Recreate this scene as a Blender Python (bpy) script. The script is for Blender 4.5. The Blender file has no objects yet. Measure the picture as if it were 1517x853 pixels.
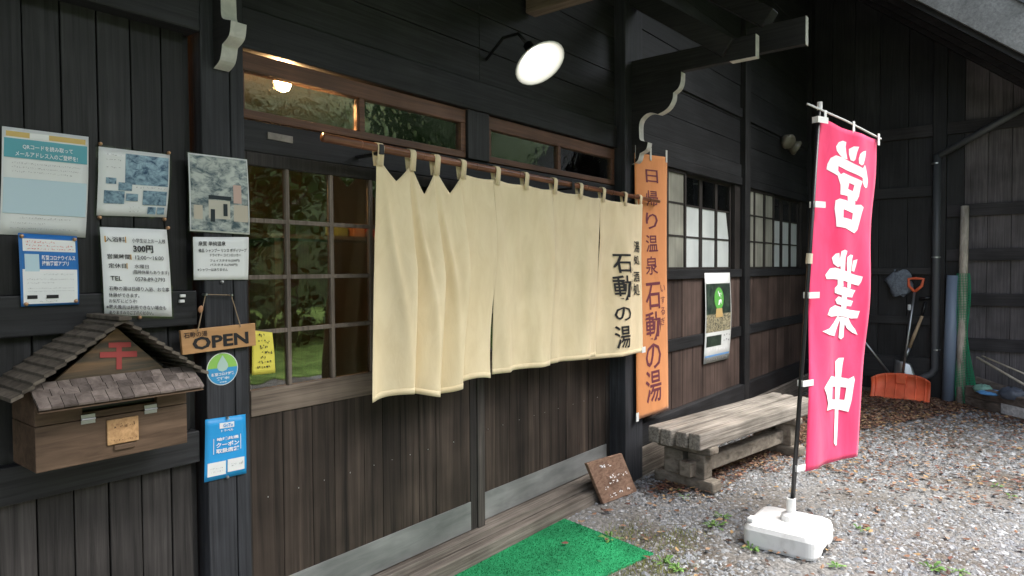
import bpy, bmesh, math, random
from mathutils import Vector, Matrix
from mathutils import noise as mnoise
R = random.Random(7)
sc = bpy.context.scene
C = sc.collection

# ------------------------------------------------------------------ camera
F, CX, CY = 1000.0, 758.5, 426.5
CAM = Vector((0, -2.35, 1.5))
_a, _p, _r = math.radians(38.6), math.atan(.029), .006
fw = Vector((math.cos(_a)*math.cos(_p), math.sin(_a)*math.cos(_p), -math.sin(_p)))
r0 = Vector((math.sin(_a), -math.cos(_a), 0)); u0 = r0.cross(fw)
rt = r0*math.cos(_r) - u0*math.sin(_r)
up = u0*math.cos(_r) + r0*math.sin(_r)
cd = bpy.data.cameras.new('camera'); cam = bpy.data.objects.new('camera', cd); C.objects.link(cam)
cd.sensor_width = 36; cd.lens = 36*F/1517; cd.clip_end = 500; cd.clip_start = .05
M3 = Matrix((rt, up, -fw)).transposed()
cam.matrix_world = Matrix.Translation(CAM) @ M3.to_4x4()
sc.camera = cam

# ------------------------------------------------------------------ light
SUN_EL, SUN_AZ = 62, 150          # degrees; azimuth measured from +Y towards +X
w = bpy.data.worlds.new('World'); sc.world = w; w.use_nodes = True
nt = w.node_tree; nt.nodes.clear()
sky = nt.nodes.new('ShaderNodeTexSky'); sky.sky_type = 'NISHITA'; sky.sun_disc = False
sky.sun_elevation = math.radians(SUN_EL); sky.sun_rotation = math.radians(SUN_AZ)
sky.air_density = 1.0; sky.dust_density = 4.0; sky.ozone_density = .6
bg = nt.nodes.new('ShaderNodeBackground'); bg.inputs[1].default_value = .15
wo = nt.nodes.new('ShaderNodeOutputWorld')
hsv = nt.nodes.new('ShaderNodeHueSaturation'); hsv.inputs['Saturation'].default_value = .55     # thin overcast
nt.links.new(sky.outputs[0], hsv.inputs['Color']); nt.links.new(hsv.outputs[0], bg.inputs[0]); nt.links.new(bg.outputs[0], wo.inputs[0])
sl = bpy.data.lights.new('sun', 'SUN'); sl.energy = 1.5; sl.angle = math.radians(40); sl.color = (1, .985, .96)
so = bpy.data.objects.new('sun', sl); C.objects.link(so)
_e, _z = math.radians(SUN_EL), math.radians(SUN_AZ)
sd = Vector((math.sin(_z)*math.cos(_e), math.cos(_z)*math.cos(_e), math.sin(_e)))
so.rotation_euler = sd.to_track_quat('Z', 'Y').to_euler(); so.location = (0, -20, 20)
sc.view_settings.view_transform = 'Standard'; sc.view_settings.look = 'None'
sc.view_settings.gamma = 1; sc.view_settings.exposure = 1.85

# ------------------------------------------------------------------ pixel -> point helpers
def ray(x, y): return fw + rt*((x-CX)/F) + up*((CY-y)/F)
def onY(x, y, Y=0): d = ray(x, y); return CAM + d*((Y-CAM.y)/d.y)
def onX(x, y, X): d = ray(x, y); return CAM + d*((X-CAM.x)/d.x)
def onZ(x, y, Z=0): d = ray(x, y); return CAM + d*((Z-CAM.z)/d.z)

# ------------------------------------------------------------------ object helpers
ORI = {}
def reg(o, parent=None, origin=None):
    C.objects.link(o)
    if parent is not None:
        o.parent = parent; ORI[o] = ORI[parent]
    else:
        ORI[o] = Vector(origin) if origin is not None else Vector((0, 0, 0))
        o.location = ORI[o]
    return o
def tag(o, label=None, cat=None, group=None, kind=None):
    if label: o['label'] = label
    if cat: o['category'] = cat
    if group: o['group'] = group
    if kind: o['kind'] = kind
    return o
def thing(name, label, cat, loc=(0, 0, 0), group=None):
    o = bpy.data.objects.new(name, None); o.empty_display_size = .1
    reg(o, None, loc); return tag(o, label, cat, group)

class MB:
    def __init__(s): s.v = []; s.f = []
    def add(s, vs, fs):
        n = len(s.v); s.v += [tuple(v) for v in vs]; s.f += [tuple(i+n for i in f) for f in fs]; return s
    def box(s, x0, x1, y0, y1, z0, z1):
        x0, x1 = min(x0, x1), max(x0, x1); y0, y1 = min(y0, y1), max(y0, y1); z0, z1 = min(z0, z1), max(z0, z1)
        v = [(x, y, z) for z in (z0, z1) for y in (y0, y1) for x in (x0, x1)]
        return s.add(v, [(0, 2, 3, 1), (4, 5, 7, 6), (0, 1, 5, 4), (2, 6, 7, 3), (0, 4, 6, 2), (1, 3, 7, 5)])
    def obox(s, c, ax, ay, az):      # centre and three half-axis vectors
        c = Vector(c); ax = Vector(ax); ay = Vector(ay); az = Vector(az)
        v = [c + ax*i + ay*j + az*k for k in (-1, 1) for j in (-1, 1) for i in (-1, 1)]
        return s.add(v, [(0, 2, 3, 1), (4, 5, 7, 6), (0, 1, 5, 4), (2, 6, 7, 3), (0, 4, 6, 2), (1, 3, 7, 5)])
    def bar(s, p, q, w_, h, upv=(0, 0, 1)):
        p, q = Vector(p), Vector(q); d = (q-p); L = d.length; d.normalize()
        side = d.cross(Vector(upv)).normalized(); u = side.cross(d)
        return s.obox((p+q)/2, d*L/2, side*w_/2, u*h/2)
    def tube(s, pts, r, n=10, cap=True):
        pts = [Vector(p) for p in pts]; rs = r if isinstance(r, (list, tuple)) else [r]*len(pts)
        V = []; prev = None
        for i, p in enumerate(pts):
            d = (pts[min(i+1, len(pts)-1)] - pts[max(i-1, 0)]).normalized()
            a = Vector((0, 0, 1)) if abs(d.z) < .9 else Vector((1, 0, 0))
            if prev is not None: a = prev
            x = (a - d*a.dot(d)).normalized(); prev = x; y = d.cross(x)
            V += [p + (x*math.cos(2*math.pi*k/n) + y*math.sin(2*math.pi*k/n))*rs[i] for k in range(n)]
        Fs = []
        for i in range(len(pts)-1):
            for k in range(n):
                a, b = i*n+k, i*n+(k+1) % n
                Fs.append((a, b, b+n, a+n))
        if cap: Fs += [tuple(range(n))[::-1], tuple(range((len(pts)-1)*n, len(pts)*n))]
        return s.add(V, Fs)
    def prism(s, poly, ext):        # poly of 3-D points, extruded by vector
        n = len(poly); e = Vector(ext); P = [Vector(p) for p in poly]
        return s.add(P + [p+e for p in P], [tuple(range(n))[::-1], tuple(range(n, 2*n))] + [(i, (i+1) % n, (i+1) % n+n, i+n) for i in range(n)])
    def grid(s, fn, nu, nv):
        V = [fn(i/nu, j/nv) for j in range(nv+1) for i in range(nu+1)]
        return s.add(V, [(j*(nu+1)+i, j*(nu+1)+i+1, (j+1)*(nu+1)+i+1, (j+1)*(nu+1)+i) for j in range(nv) for i in range(nu)])
    def build(s, name, mat, parent=None, label=None, cat=None, group=None, kind=None, smooth=False, bevel=0, solid=0, origin=None, wire=0):
        if parent is None and origin is None:
            xs = [v[0] for v in s.v]; ys = [v[1] for v in s.v]; zs = [v[2] for v in s.v]
            origin = ((min(xs)+max(xs))/2, (min(ys)+max(ys))/2, min(zs))
            if kind == 'structure': origin = (0, 0, 0)
        o0 = ORI[parent] if parent is not None else Vector(origin)
        me = bpy.data.meshes.new(name)
        me.from_pydata([(v[0]-o0.x, v[1]-o0.y, v[2]-o0.z) for v in s.v], [], s.f)
        me.materials.append(mat)
        if smooth: me.polygons.foreach_set('use_smooth', [True]*len(me.polygons))
        me.update()
        o = bpy.data.objects.new(name, me); reg(o, parent, o0)
        if solid: m = o.modifiers.new('solid', 'SOLIDIFY'); m.thickness = solid; m.offset = 0
        if bevel: m = o.modifiers.new('bevel', 'BEVEL'); m.width = bevel; m.segments = 2; m.limit_method = 'ANGLE'
        if wire: m = o.modifiers.new('wire', 'WIREFRAME'); m.thickness = wire; m.use_replace = True
        return tag(o, label, cat, group, kind)

# ------------------------------------------------------------------ materials
MATS = {}
def mat(name, col, rough=.6, spec=.5, metal=0, emit=None, es=0):
    if name in MATS: return MATS[name]
    m = bpy.data.materials.new(name); m.use_nodes = True; b = m.node_tree.nodes['Principled BSDF']
    b.inputs['Base Color'].default_value = (*col, 1); b.inputs['Roughness'].default_value = rough
    b.inputs['Specular IOR Level'].default_value = spec; b.inputs['Metallic'].default_value = metal
    if emit: b.inputs['Emission Color'].default_value = (*emit, 1); b.inputs['Emission Strength'].default_value = es
    MATS[name] = m; return m
def nodes(m): return m.node_tree.nodes, m.node_tree.links, m.node_tree.nodes['Principled BSDF']
def noisy(name, c1, c2, scale=(8, 8, 8), rough=.7, bump=.2, detail=6, vary=0, spec=.4, lo=.35, hi=.65, bscale=1, rough2=None, rot=0, blot=.4):
    """two-tone stretched noise, with bump and optional per-object variation"""
    if name in MATS: return MATS[name]
    m = mat(name, c1, rough, spec); N, L, b = nodes(m)
    tc = N.new('ShaderNodeTexCoord'); mp = N.new('ShaderNodeMapping'); mp.inputs['Scale'].default_value = scale
    oi = N.new('ShaderNodeObjectInfo')
    va = N.new('ShaderNodeVectorMath'); va.operation = 'MULTIPLY_ADD'
    va.inputs[1].default_value = (37, 23, 51); L.new(oi.outputs['Random'], va.inputs[0]); L.new(tc.outputs['Object'], va.inputs[2])
    vr = N.new('ShaderNodeVectorRotate'); vr.rotation_type = 'Z_AXIS'; vr.inputs['Angle'].default_value = rot
    L.new(va.outputs[0], vr.inputs['Vector']); L.new(vr.outputs[0], mp.inputs['Vector'])
    no = N.new('ShaderNodeTexNoise'); no.inputs['Scale'].default_value = 1; no.inputs['Detail'].default_value = detail
    no.inputs['Roughness'].default_value = .62; no.inputs['Distortion'].default_value = .6
    L.new(mp.outputs[0], no.inputs['Vector'])
    cr = N.new('ShaderNodeValToRGB'); cr.color_ramp.elements[0].position = lo; cr.color_ramp.elements[1].position = hi
    cr.color_ramp.elements[0].color = (*c1, 1); cr.color_ramp.elements[1].color = (*c2, 1)
    L.new(no.outputs[0], cr.inputs[0]); out = cr.outputs[0]
    n2 = N.new('ShaderNodeTexNoise'); n2.inputs['Scale'].default_value = 3.1; n2.inputs['Detail'].default_value = 3
    L.new(tc.outputs['Object'], n2.inputs['Vector'])
    mr = N.new('ShaderNodeMapRange'); mr.inputs[1].default_value = .25; mr.inputs[2].default_value = .75; mr.inputs[3].default_value = 1-blot; mr.inputs[4].default_value = 1+blot; L.new(n2.outputs[0], mr.inputs[0])
    mx = N.new('ShaderNodeMix'); mx.data_type = 'RGBA'; mx.blend_type = 'MULTIPLY'; mx.inputs[0].default_value = 1
    L.new(out, mx.inputs[6]); L.new(mr.outputs[0], mx.inputs[7]); out = mx.outputs[2]
    if vary:
        hs = N.new('ShaderNodeHueSaturation'); m2 = N.new('ShaderNodeMapRange')
        m2.inputs[3].default_value = 1-vary; m2.inputs[4].default_value = 1+vary
        L.new(oi.outputs['Random'], m2.inputs[0]); L.new(m2.outputs[0], hs.inputs['Value']); L.new(out, hs.inputs['Color']); out = hs.outputs[0]
    L.new(out, b.inputs['Base Color'])
    if bump:
        bp = N.new('ShaderNodeBump'); bp.inputs['Strength'].default_value = bump; bp.inputs['Distance'].default_value = .004*bscale
        L.new(no.outputs[0], bp.inputs['Height']); L.new(bp.outputs[0], b.inputs['Normal'])
    if rough2 is not None:
        rr = N.new('ShaderNodeMapRange'); rr.inputs[3].default_value = rough; rr.inputs[4].default_value = rough2
        L.new(no.outputs[0], rr.inputs[0]); L.new(rr.outputs[0], b.inputs['Roughness'])
    return m
GZ, GX, GY = (70, 70, 2.2), (2.2, 70, 70), (70, 2.2, 70)
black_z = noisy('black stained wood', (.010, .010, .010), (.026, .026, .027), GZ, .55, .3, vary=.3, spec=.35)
black_x = noisy('black stained beam', (.010, .010, .011), (.026, .027, .029), GX, .55, .3, vary=.2, spec=.35)
black_y = noisy('black stained arm', (.016, .016, .017), (.036, .035, .035), GY, .55, .3, vary=.2, spec=.35)
post_z = noisy('grey black post wood', (.018, .019, .022), (.045, .047, .053), GZ, .6, .5, vary=.15, spec=.35)
low_z = noisy('brown black board', (.020, .018, .017), (.052, .047, .044), GZ, .6, .4, vary=.3, spec=.3)
door_z = noisy('weathered door board', (.010, .0075, .006), (.070, .052, .040), (26, 26, .75), .7, .45, 9, .35, .25, .34, .74)
jamb_z = noisy('door stile', (.035, .03, .026), (.075, .066, .058), GZ, .7, .3, spec=.25)
rail_x = noisy('weathered brown rail', (.10, .076, .058), (.20, .158, .122), GX, .65, .5, vary=.1, spec=.3)
munt_z = noisy('weathered muntin', (.10, .08, .062), (.19, .155, .125), GZ, .7, .4, spec=.3)
red_x = noisy('red brown sash wood', (.085, .040, .024), (.16, .075, .042), GX, .5, .3, spec=.4)
kick_x = noisy('grey kick plate', (.13, .135, .13), (.20, .205, .195), (3, 20, 20), .5, .1, spec=.5)
sill_x = noisy('worn sill timber', (.085, .071, .058), (.20, .175, .15), (1.6, 60, 60), .8, .9, spec=.2, bscale=1.6)
redbrd_z = noisy('red brown wall board', (.036, .024, .020), (.108, .075, .062), (30, 30, .9), .7, .3, 8, .3, .25, .3, .75)
dksash = noisy('dark sash wood', (.016, .014, .013), (.035, .030, .027), GZ, .6, .3, spec=.3)
wing_z = noisy('grey brown wing board', (.072, .064, .066), (.145, .13, .133), GZ, .7, .4, vary=.22, spec=.25)
wingrail = noisy('wing rail wood', (.026, .024, .025), (.05, .046, .048), GY, .7, .3, spec=.25)
soffit = noisy('grey weathered soffit', (.16, .16, .155), (.25, .25, .24), (4, 40, 40), .8, .2, spec=.2)
bench_x = noisy('bleached bench timber', (.15, .135, .112), (.39, .355, .31), (1.8, 60, 60), .85, .8, vary=.15, spec=.15, bscale=1.5, rot=math.radians(9))
bench_d = noisy('bench leg timber', (.11, .095, .075), (.25, .22, .18), (12, 12, 20), .85, .8, vary=.1, spec=.15)
white_p = noisy('chalky white paint', (.50, .50, .46), (.64, .63, .58), (20, 20, 20), .8, .15, spec=.2, blot=.1)
cream = noisy('cream cotton', (.76, .63, .395), (.82, .695, .455), (14, 14, 5), .95, .35, spec=.05, bscale=1.5, blot=.06)
orange = noisy('orange cotton', (.60, .235, .082), (.68, .285, .105), (6, 6, 2), .9, .12, spec=.1, blot=.08)
pink = noisy('pink polyester', (.78, .042, .14), (.85, .062, .18), (9, 9, 3), .7, .3, spec=.2, bscale=1.5, blot=.06)
bamboo_m = noisy('smoked bamboo', (.12, .045, .022), (.26, .11, .055), (4, 60, 60), .35, .1, spec=.5)
def cloth_bump(m, sc_=900, st=.12):
    N, L, b = nodes(m); tc = N.new('ShaderNodeTexCoord'); wv = N.new('ShaderNodeTexChecker'); wv.inputs['Scale'].default_value = sc_
    L.new(tc.outputs['Object'], wv.inputs['Vector'])
for cm in (cream, orange, pink):
    N, L, b = nodes(cm); b.inputs['Sheen Weight'].default_value = .15
ink = mat('black ink', (.012, .012, .012), .7); purple = mat('plum ink', (.15, .03, .045), .8); whitei = mat('white ink', (.85, .85, .85), .7)
paper = mat('glossy laminated paper', (.74, .76, .74), .28, .5)
paper_w = mat('white paper', (.78, .80, .78), .6)
grey_ink = mat('grey print', (.38, .38, .38), .6); brown_ink = mat('ochre marker', (.55, .30, .06), .7)
black_m = mat('black plastic', (.012, .012, .013), .4); steel = mat('galvanised steel', (.45, .46, .46), .35, .5, .9)
plast = noisy('white plastic', (.56, .55, .52), (.78, .78, .76), (9, 9, 9), .5, .1, spec=.4, lo=.25, hi=.5, blot=.08)
def glass_mat(name, bump=.02, sc_=6, mul=1.5, tint=(.9, .93, .9)):
    m = bpy.data.materials.new(name); m.use_nodes = True; N = m.node_tree.nodes; L = m.node_tree.links; N.clear()
    out = N.new('ShaderNodeOutputMaterial'); mx = N.new('ShaderNodeMixShader'); tr = N.new('ShaderNodeBsdfTransparent'); gl = N.new('ShaderNodeBsdfGlossy')
    tr.inputs[0].default_value = (*tint, 1); gl.inputs['Roughness'].default_value = .015; gl.inputs[0].default_value = (.95, .95, .95, 1)
    fr = N.new('ShaderNodeFresnel'); fr.inputs[0].default_value = 1.5
    mu = N.new('ShaderNodeMath'); mu.operation = 'MULTIPLY'; mu.inputs[1].default_value = mul; mu.use_clamp = True
    tc = N.new('ShaderNodeTexCoord'); no = N.new('ShaderNodeTexNoise'); no.inputs['Scale'].default_value = sc_; no.inputs['Detail'].default_value = 2
    bp = N.new('ShaderNodeBump'); bp.inputs['Strength'].default_value = bump; bp.inputs['Distance'].default_value = .02
    L.new(tc.outputs['Object'], no.inputs['Vector']); L.new(no.outputs[0], bp.inputs['Height'])
    L.new(bp.outputs[0], gl.inputs['Normal']); L.new(bp.outputs[0], fr.inputs['Normal'])
    L.new(fr.outputs[0], mu.inputs[0]); L.new(mu.outputs[0], mx.inputs[0]); L.new(tr.outputs[0], mx.inputs[1]); L.new(gl.outputs[0], mx.inputs[2])
    L.new(mx.outputs[0], out.inputs[0]); return m
glass = glass_mat('window glass', .05, 5, 2.2)
pglass = glass_mat('dimpled transom glass', .06, 22, 2.4)
lamin = glass_mat('clear laminate', .03, 6, 1.6, (.8, .83, .82))
frost = noisy('frosted pane', (.50, .54, .53), (.58, .62, .60), (5, 5, 2), .3, 0, spec=.5, blot=.12)
curt = noisy('drab curtain behind pane', (.20, .20, .165), (.30, .30, .25), (30, 30, 1), .4, .1, spec=.5)

# ------------------------------------------------------------------ lettering
_tc = {}
def text2d(body, bold=0.0):
    k = (body, bold)
    if k in _tc: return _tc[k]
    cu = bpy.data.curves.new('t', 'FONT'); cu.body = body; cu.size = 1; cu.offset = bold; cu.resolution_u = 2
    o = bpy.data.objects.new('t', cu); C.objects.link(o)
    dg = bpy.context.evaluated_depsgraph_get(); me = bpy.data.meshes.new_from_object(o.evaluated_get(dg))
    if len(body) == 1:                       # single characters lie on cloth: cut them finer so they follow it
        bm = bmesh.new(); bm.from_mesh(me); bmesh.ops.triangulate(bm, faces=bm.faces)
        for _ in range(3):
            lg = [e for e in bm.edges if e.calc_length() > .14]
            if lg: bmesh.ops.subdivide_edges(bm, edges=lg, cuts=1); bmesh.ops.triangulate(bm, faces=bm.faces)
        bm.to_mesh(me); bm.free()
    vs = [(v.co.x, v.co.y) for v in me.vertices]; fs = [tuple(p.vertices) for p in me.polygons]
    bpy.data.objects.remove(o); bpy.data.curves.remove(cu); bpy.data.meshes.remove(me)
    _tc[k] = (vs, fs); return _tc[k]
def put_text(mb, body, box, fn, bold=0.0, shear=0.0):
    """fit text into (u0,u1,v0,v1), v downwards, mapped by fn(u,v)"""
    vs, fs = text2d(body, bold)
    if not vs: return
    xs = [v[0] for v in vs]; ys = [v[1] for v in vs]; a, b_, c, d = min(xs), max(xs), min(ys), max(ys)
    u0_, u1_, v0_, v1_ = box
    P = []
    for x, y in vs:
        p, q = (x-a)/max(b_-a, 1e-6), (d-y)/max(d-c, 1e-6)
        P.append(fn(u0_+(u1_-u0_)*(p+shear*(.5-q)), v0_+(v1_-v0_)*q))
    mb.add(P, fs)
def scribble(mb, u0_, u1_, v0_, v1_, fn, n=10, wd=.004, seed=1):
    rr = random.Random(seed)
    for i in range(n):
        u = u0_ + (u1_-u0_)*(i+.2)/n; du = (u1_-u0_)/n*.75; h = v1_-v0_
        for k in range(rr.choice((2, 3, 3))):
            a = (u+rr.random()*du, v0_+rr.random()*h)
            b_ = (u+rr.random()*du, v0_+rr.random()*h)
            if rr.random() < .5: b_ = (b_[0], a[1]+rr.uniform(-.1, .1)*h)
            else: b_ = (a[0]+rr.uniform(-.2, .2)*du, b_[1])
            d = Vector((b_[0]-a[0], b_[1]-a[1])); 
            if d.length < 1e-5: continue
            d.normalize(); nx, ny = -d.y*wd, d.x*wd*.75
            mb.add([fn(a[0]-nx, a[1]-ny), fn(b_[0]-nx, b_[1]-ny), fn(b_[0]+nx, b_[1]+ny), fn(a[0]+nx, a[1]+ny)], [(0, 1, 2, 3)])
def stroke_poly(mb, polys, fn):
    """outline polygons (first outer, the rest holes) filled as a 2-D curve"""
    cu = bpy.data.curves.new('s', 'CURVE'); cu.dimensions = '2D'; cu.fill_mode = 'BOTH'
    for p in polys:
        sp = cu.splines.new('POLY'); sp.points.add(len(p)-1); sp.use_cyclic_u = True
        for q, (x, y) in zip(sp.points, p): q.co = (x, -y, 0, 1)
    o = bpy.data.objects.new('s', cu); C.objects.link(o)
    dg = bpy.context.evaluated_depsgraph_get(); me = bpy.data.meshes.new_from_object(o.evaluated_get(dg))
    bm = bmesh.new(); bm.from_mesh(me); bmesh.ops.triangulate(bm, faces=bm.faces)
    for _ in range(3):
        lg = [e for e in bm.edges if e.calc_length() > 6]
        if lg: bmesh.ops.subdivide_edges(bm, edges=lg, cuts=1); bmesh.ops.triangulate(bm, faces=bm.faces)
    bm.verts.index_update()
    mb.add([fn(v.co.x, -v.co.y) for v in bm.verts], [tuple(v.index for v in f.verts) for f in bm.faces])
    bm.free(); bpy.data.objects.remove(o); bpy.data.curves.remove(cu); bpy.data.meshes.remove(me)

# ================================================================== GROUND
def ground_mat():
    m = mat('gravel ground', (.2, .2, .2), .9, .2); N, L, b = nodes(m)
    tc = N.new('ShaderNodeTexCoord')
    vo = N.new('ShaderNodeTexVoronoi'); vo.inputs['Scale'].default_value = 55; L.new(tc.outputs['Object'], vo.inputs['Vector'])
    n = N.new('ShaderNodeTexNoise'); n.inputs['Scale'].default_value = 1.1; n.inputs['Detail'].default_value = 5; L.new(tc.outputs['Object'], n.inputs['Vector'])
    cr = N.new('ShaderNodeValToRGB'); e = cr.color_ramp.elements
    e[0].position = .4; e[0].color = (.11, .097, .083, 1); e[1].position = .62; e[1].color = (.19, .187, .18, 1)
    L.new(n.outputs[0], cr.inputs[0])
    hs = N.new('ShaderNodeMix'); hs.data_type = 'RGBA'; hs.blend_type = 'MULTIPLY'; hs.inputs[0].default_value = .8
    c2 = N.new('ShaderNodeValToRGB'); c2.color_ramp.elements[0].color = (.5, .5, .5, 1); c2.color_ramp.elements[1].color = (1.3, 1.3, 1.3, 1)
    L.new(vo.outputs['Color'], c2.inputs[0]); L.new(cr.outputs[0], hs.inputs[6]); L.new(c2.outputs[0], hs.inputs[7]); L.new(hs.outputs[2], b.inputs['Base Color'])
    bp = N.new('ShaderNodeBump'); bp.inputs['Strength'].default_value = .8; bp.inputs['Distance'].default_value = .01; bp.invert = True
    L.new(vo.outputs['Distance'], bp.inputs['Height']); L.new(bp.outputs[0], b.inputs['Normal'])
    return m
MB().add([(-60, -90, 0), (90, -90, 0), (90, 60, 0), (-60, 60, 0)], [(0, 1, 2, 3)]).build('ground', ground_mat(), kind='structure', label='grey gravel ground in front of the dark wooden building')
hill_m = noisy('wooded hillside', (.018, .045, .012), (.075, .12, .032), (.9, .9, .9), .9, 0, lo=.3, hi=.7)
def hill(u, v):
    x_ = -60+150*u; y_ = -19-34*v; return Vector((x_, y_, 27*v**.75+1.2*math.sin(u*23)*v+.9*math.sin(u*51+v*9)*v - .1))
MB().grid(hill, 60, 14).build('hillside', hill_m, kind='structure', label='steep wooded hillside added out of view to block the mirrored sky', smooth=True)  # unseen hill, raised to keep open sky out of the pane reflections
lawn_m = noisy('lawn', (.07, .12, .025), (.15, .22, .055), (1.5, 1.5, 1.5), .95, .6, spec=.1, bscale=6)
MB().add([(-30, -40, .006), (60, -40, .006), (60, -6.2, .006), (-30, -5.4, .006)], [(0, 1, 2, 3)]).build('lawn', lawn_m, kind='structure', label='green lawn across from the building')

# ================================================================== MAIN BUILDING
B = thing('bathhouse_building', 'dark timber bathhouse with sliding doors, lattice windows and deep eaves', 'building')
def board(x0, x1, z0, z1, y0, m, name='wall_board', d=.02, par=None):
    return MB().box(x0, x1, y0, y0+d, z0, z1).build(name, m, par or B, bevel=.0025)
def vboards(xs, z0, z1, y, m, gap=.004, d=.02, jit=.003, name='wall_board'):
    for a, b_ in zip(xs[:-1], xs[1:]):
        yy = y + R.uniform(-jit, jit)
        board(a+gap/2, b_-gap/2, z0, z1, yy, m, name, d)
# ---- left wall
seams = [-1.5+.0985*i for i in range(0, 22)]; seams = [s for s in seams if s < .64] + [.664, .762, .861, .960, .1+.957, 1.135]
vboards(seams, 1.43, 2.32, .0, black_z)
vboards([s+.006 for s in seams[:-1]]+[1.135], .94, 1.31, .0, black_z)
vboards([s+.006 for s in seams[:-1]]+[1.135], -.02, .83, .0, low_z)
for z0, z1 in ((1.31, 1.43), (.83, .94)):
    MB().box(-1.5, 1.15, -.03, .03, z0, z1).build('rail', black_x, B, bevel=.004)
MB().box(-1.5, 1.16, -.07, .06, 2.315, 2.60).build('beam', black_x, B, bevel=.006)
MB().box(-1.5, 1.16, .021, .06, -.02, 5.2).build('wall_backing', black_m, B)
MB().box(-1.5, 1.17, -.09, .05, -.02, .10).build('sill', sill_x, B, bevel=.006)
# ---- posts
def post(x0, x1, yf, z1, m=post_z, split=None):
    if split:
        MB().box(x0, split-.002, yf, .14, 0, z1).build('post', m, B, bevel=.005)
        MB().box(split+.002, x1, yf+.003, .14, 0, z1).build('post_batten', m, B, bevel=.004)
    else: MB().box(x0, x1, yf, .14, 0, z1).build('post', m, B, bevel=.006)
post(1.176, 1.337, -.035, 5.0, split=1.283)
post(4.085, 4.335, -.08, 5.0)
post(6.485, 6.625, -.05, 5.0, black_z)
post(8.74, 8.88, -.05, 5.0, black_z)
# ---- entrance bay: lintel, transoms, doors
MB().box(1.34, 4.083, .0, .06, 1.945, 2.062).build('lintel', black_x, B, bevel=.004)
MB().box(1.34, 4.083, -.02, .06, 2.318, 2.47).build('beam', black_x, B, bevel=.005)
for i, (a, b_) in enumerate(((1.34, 2.2), (2.203, 3.1), (3.103, 4.083))):
    pass
zz = 2.472
while zz < 5.0:
    h = R.uniform(.17, .24)
    for a, b_ in ((1.34, 2.68), (2.683, 4.083)):
        MB().box(a, b_, .0+R.uniform(-.002, .003), .03, zz+.002, zz+h-.002).build('wall_board', black_x, B, bevel=.003)
    zz += h
MB().box(1.34, 4.083, .033, .06, 2.06, 5.0).box(4.33, 8.9, .033, .06, 2.3, 5.0)
MB().box(1.34, 4.083, .034, .06, 2.47, 5.1).build('wall_backing', black_m, B)
MB().box(2.575, 2.742, -.015, .07, 2.064, 2.316).build('transom_post', black_z, B, bevel=.004)
def transom(x0, x1, xm):
    f = MB()
    f.box(x0, x1, .0, .045, 2.243, 2.312).box(x0, x1, .0, .045, 2.067, 2.10)
    f.box(x0, x0+.018 if x0 < 2 else x0+.03, .001, .044, 2.1, 2.243).box(x1-.035, x1, .001, .044, 2.1, 2.243)
    t = f.build('transom_window', red_x, B, bevel=.003)
    MB().box(xm-.014, xm+.014, .003, .042, 2.1, 2.243).build('muntin', red_x, t, bevel=.002)
    for a, b_ in ((x0+.01, xm-.013), (xm+.013, x1-.03)):
        MB().box(a, b_, .02, .024, 2.095, 2.248).build('pane', pglass, t)
transom(1.342, 2.573, 1.91); transom(2.745, 4.08, 3.42)
def door(x0, x1, y, vs, ztop=1.945):
    """sliding door: frame, glazed upper half with muntins, boarded lower half, metal kick plate"""
    f = MB(); d = .03
    f.box(x0, x0+.02, y, y+d, .13, ztop).box(x1-.05, x1, y, y+d, .13, ztop)
    f.box(x0+.02, x1-.05, y+.0005, y+d, 1.895, ztop)
    D = f.build('sliding_door', dksash, B, bevel=.003)
    MB().box(x0+.02, x1-.05, y-.004, y+d, .945, 1.043).build('lock_rail', rail_x, D, bevel=.003)
    for v in vs: MB().box(v-.0085, v+.0085, y+.003, y+.022, 1.043, 1.895).build('muntin', munt_z, D, bevel=.002)
    for z in (1.262, 1.472, 1.688): MB().box(x0+.02, x1-.05, y+.005, y+.020, z-.0085, z+.0085).build('muntin', munt_z, D, bevel=.002)
    cs = [x0+.02]+vs+[x1-.05]; rs = [1.043, 1.262, 1.472, 1.688, 1.895]
    for a, b_ in zip(cs[:-1], cs[1:]):
        for c, e in zip(rs[:-1], rs[1:]):
            MB().box(a, b_, y+.014, y+.0165, c, e).build('pane', glass, D)
    xs = [x0+.02]
    while xs[-1] < x1-.05-.12: xs.append(xs[-1]+R.uniform(.10, .19))
    xs[-1] = x1-.05
    for a, b_ in zip(xs[:-1], xs[1:]):
        MB().box(a+.001, b_-.001, y+.004+R.uniform(-.001, .001), y+.02, .20, .944).build('door_board', door_z, D, bevel=.0015)
    nb = MB()
    for a, b_ in zip(xs[:-1], xs[1:]):
        for q_ in (.5,): nb.box(a+(b_-a)*q_-.0016, a+(b_-a)*q_+.0016, y+.001, y+.004, .622+R.uniform(-.003, .002), .6252)
    nb.build('nail_heads', steel, D)
    MB().box(x0+.02, x1-.05, y-.002, y+.003, .135, .283).build('kick_plate', kick_x, D, bevel=.001)
    return D
door(1.342, 2.64, .002, [1.536, 1.745, 1.955, 2.165, 2.38])
door(2.585, 4.08, .040, [2.80, 3.02, 3.24, 3.46, 3.68, 3.88])
MB().box(2.645, 2.70, -.003, .038, .128, 1.9).build('door_jamb', jamb_z, B, bevel=.003)
MB().box(1.34, 4.085, -.05, .12, .085, .127).build('threshold', sill_x, B, bevel=.004)
MB().box(1.18, 4.10, -.105, .08, -.02, .083).build('sill', sill_x, B, bevel=.008)
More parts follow.
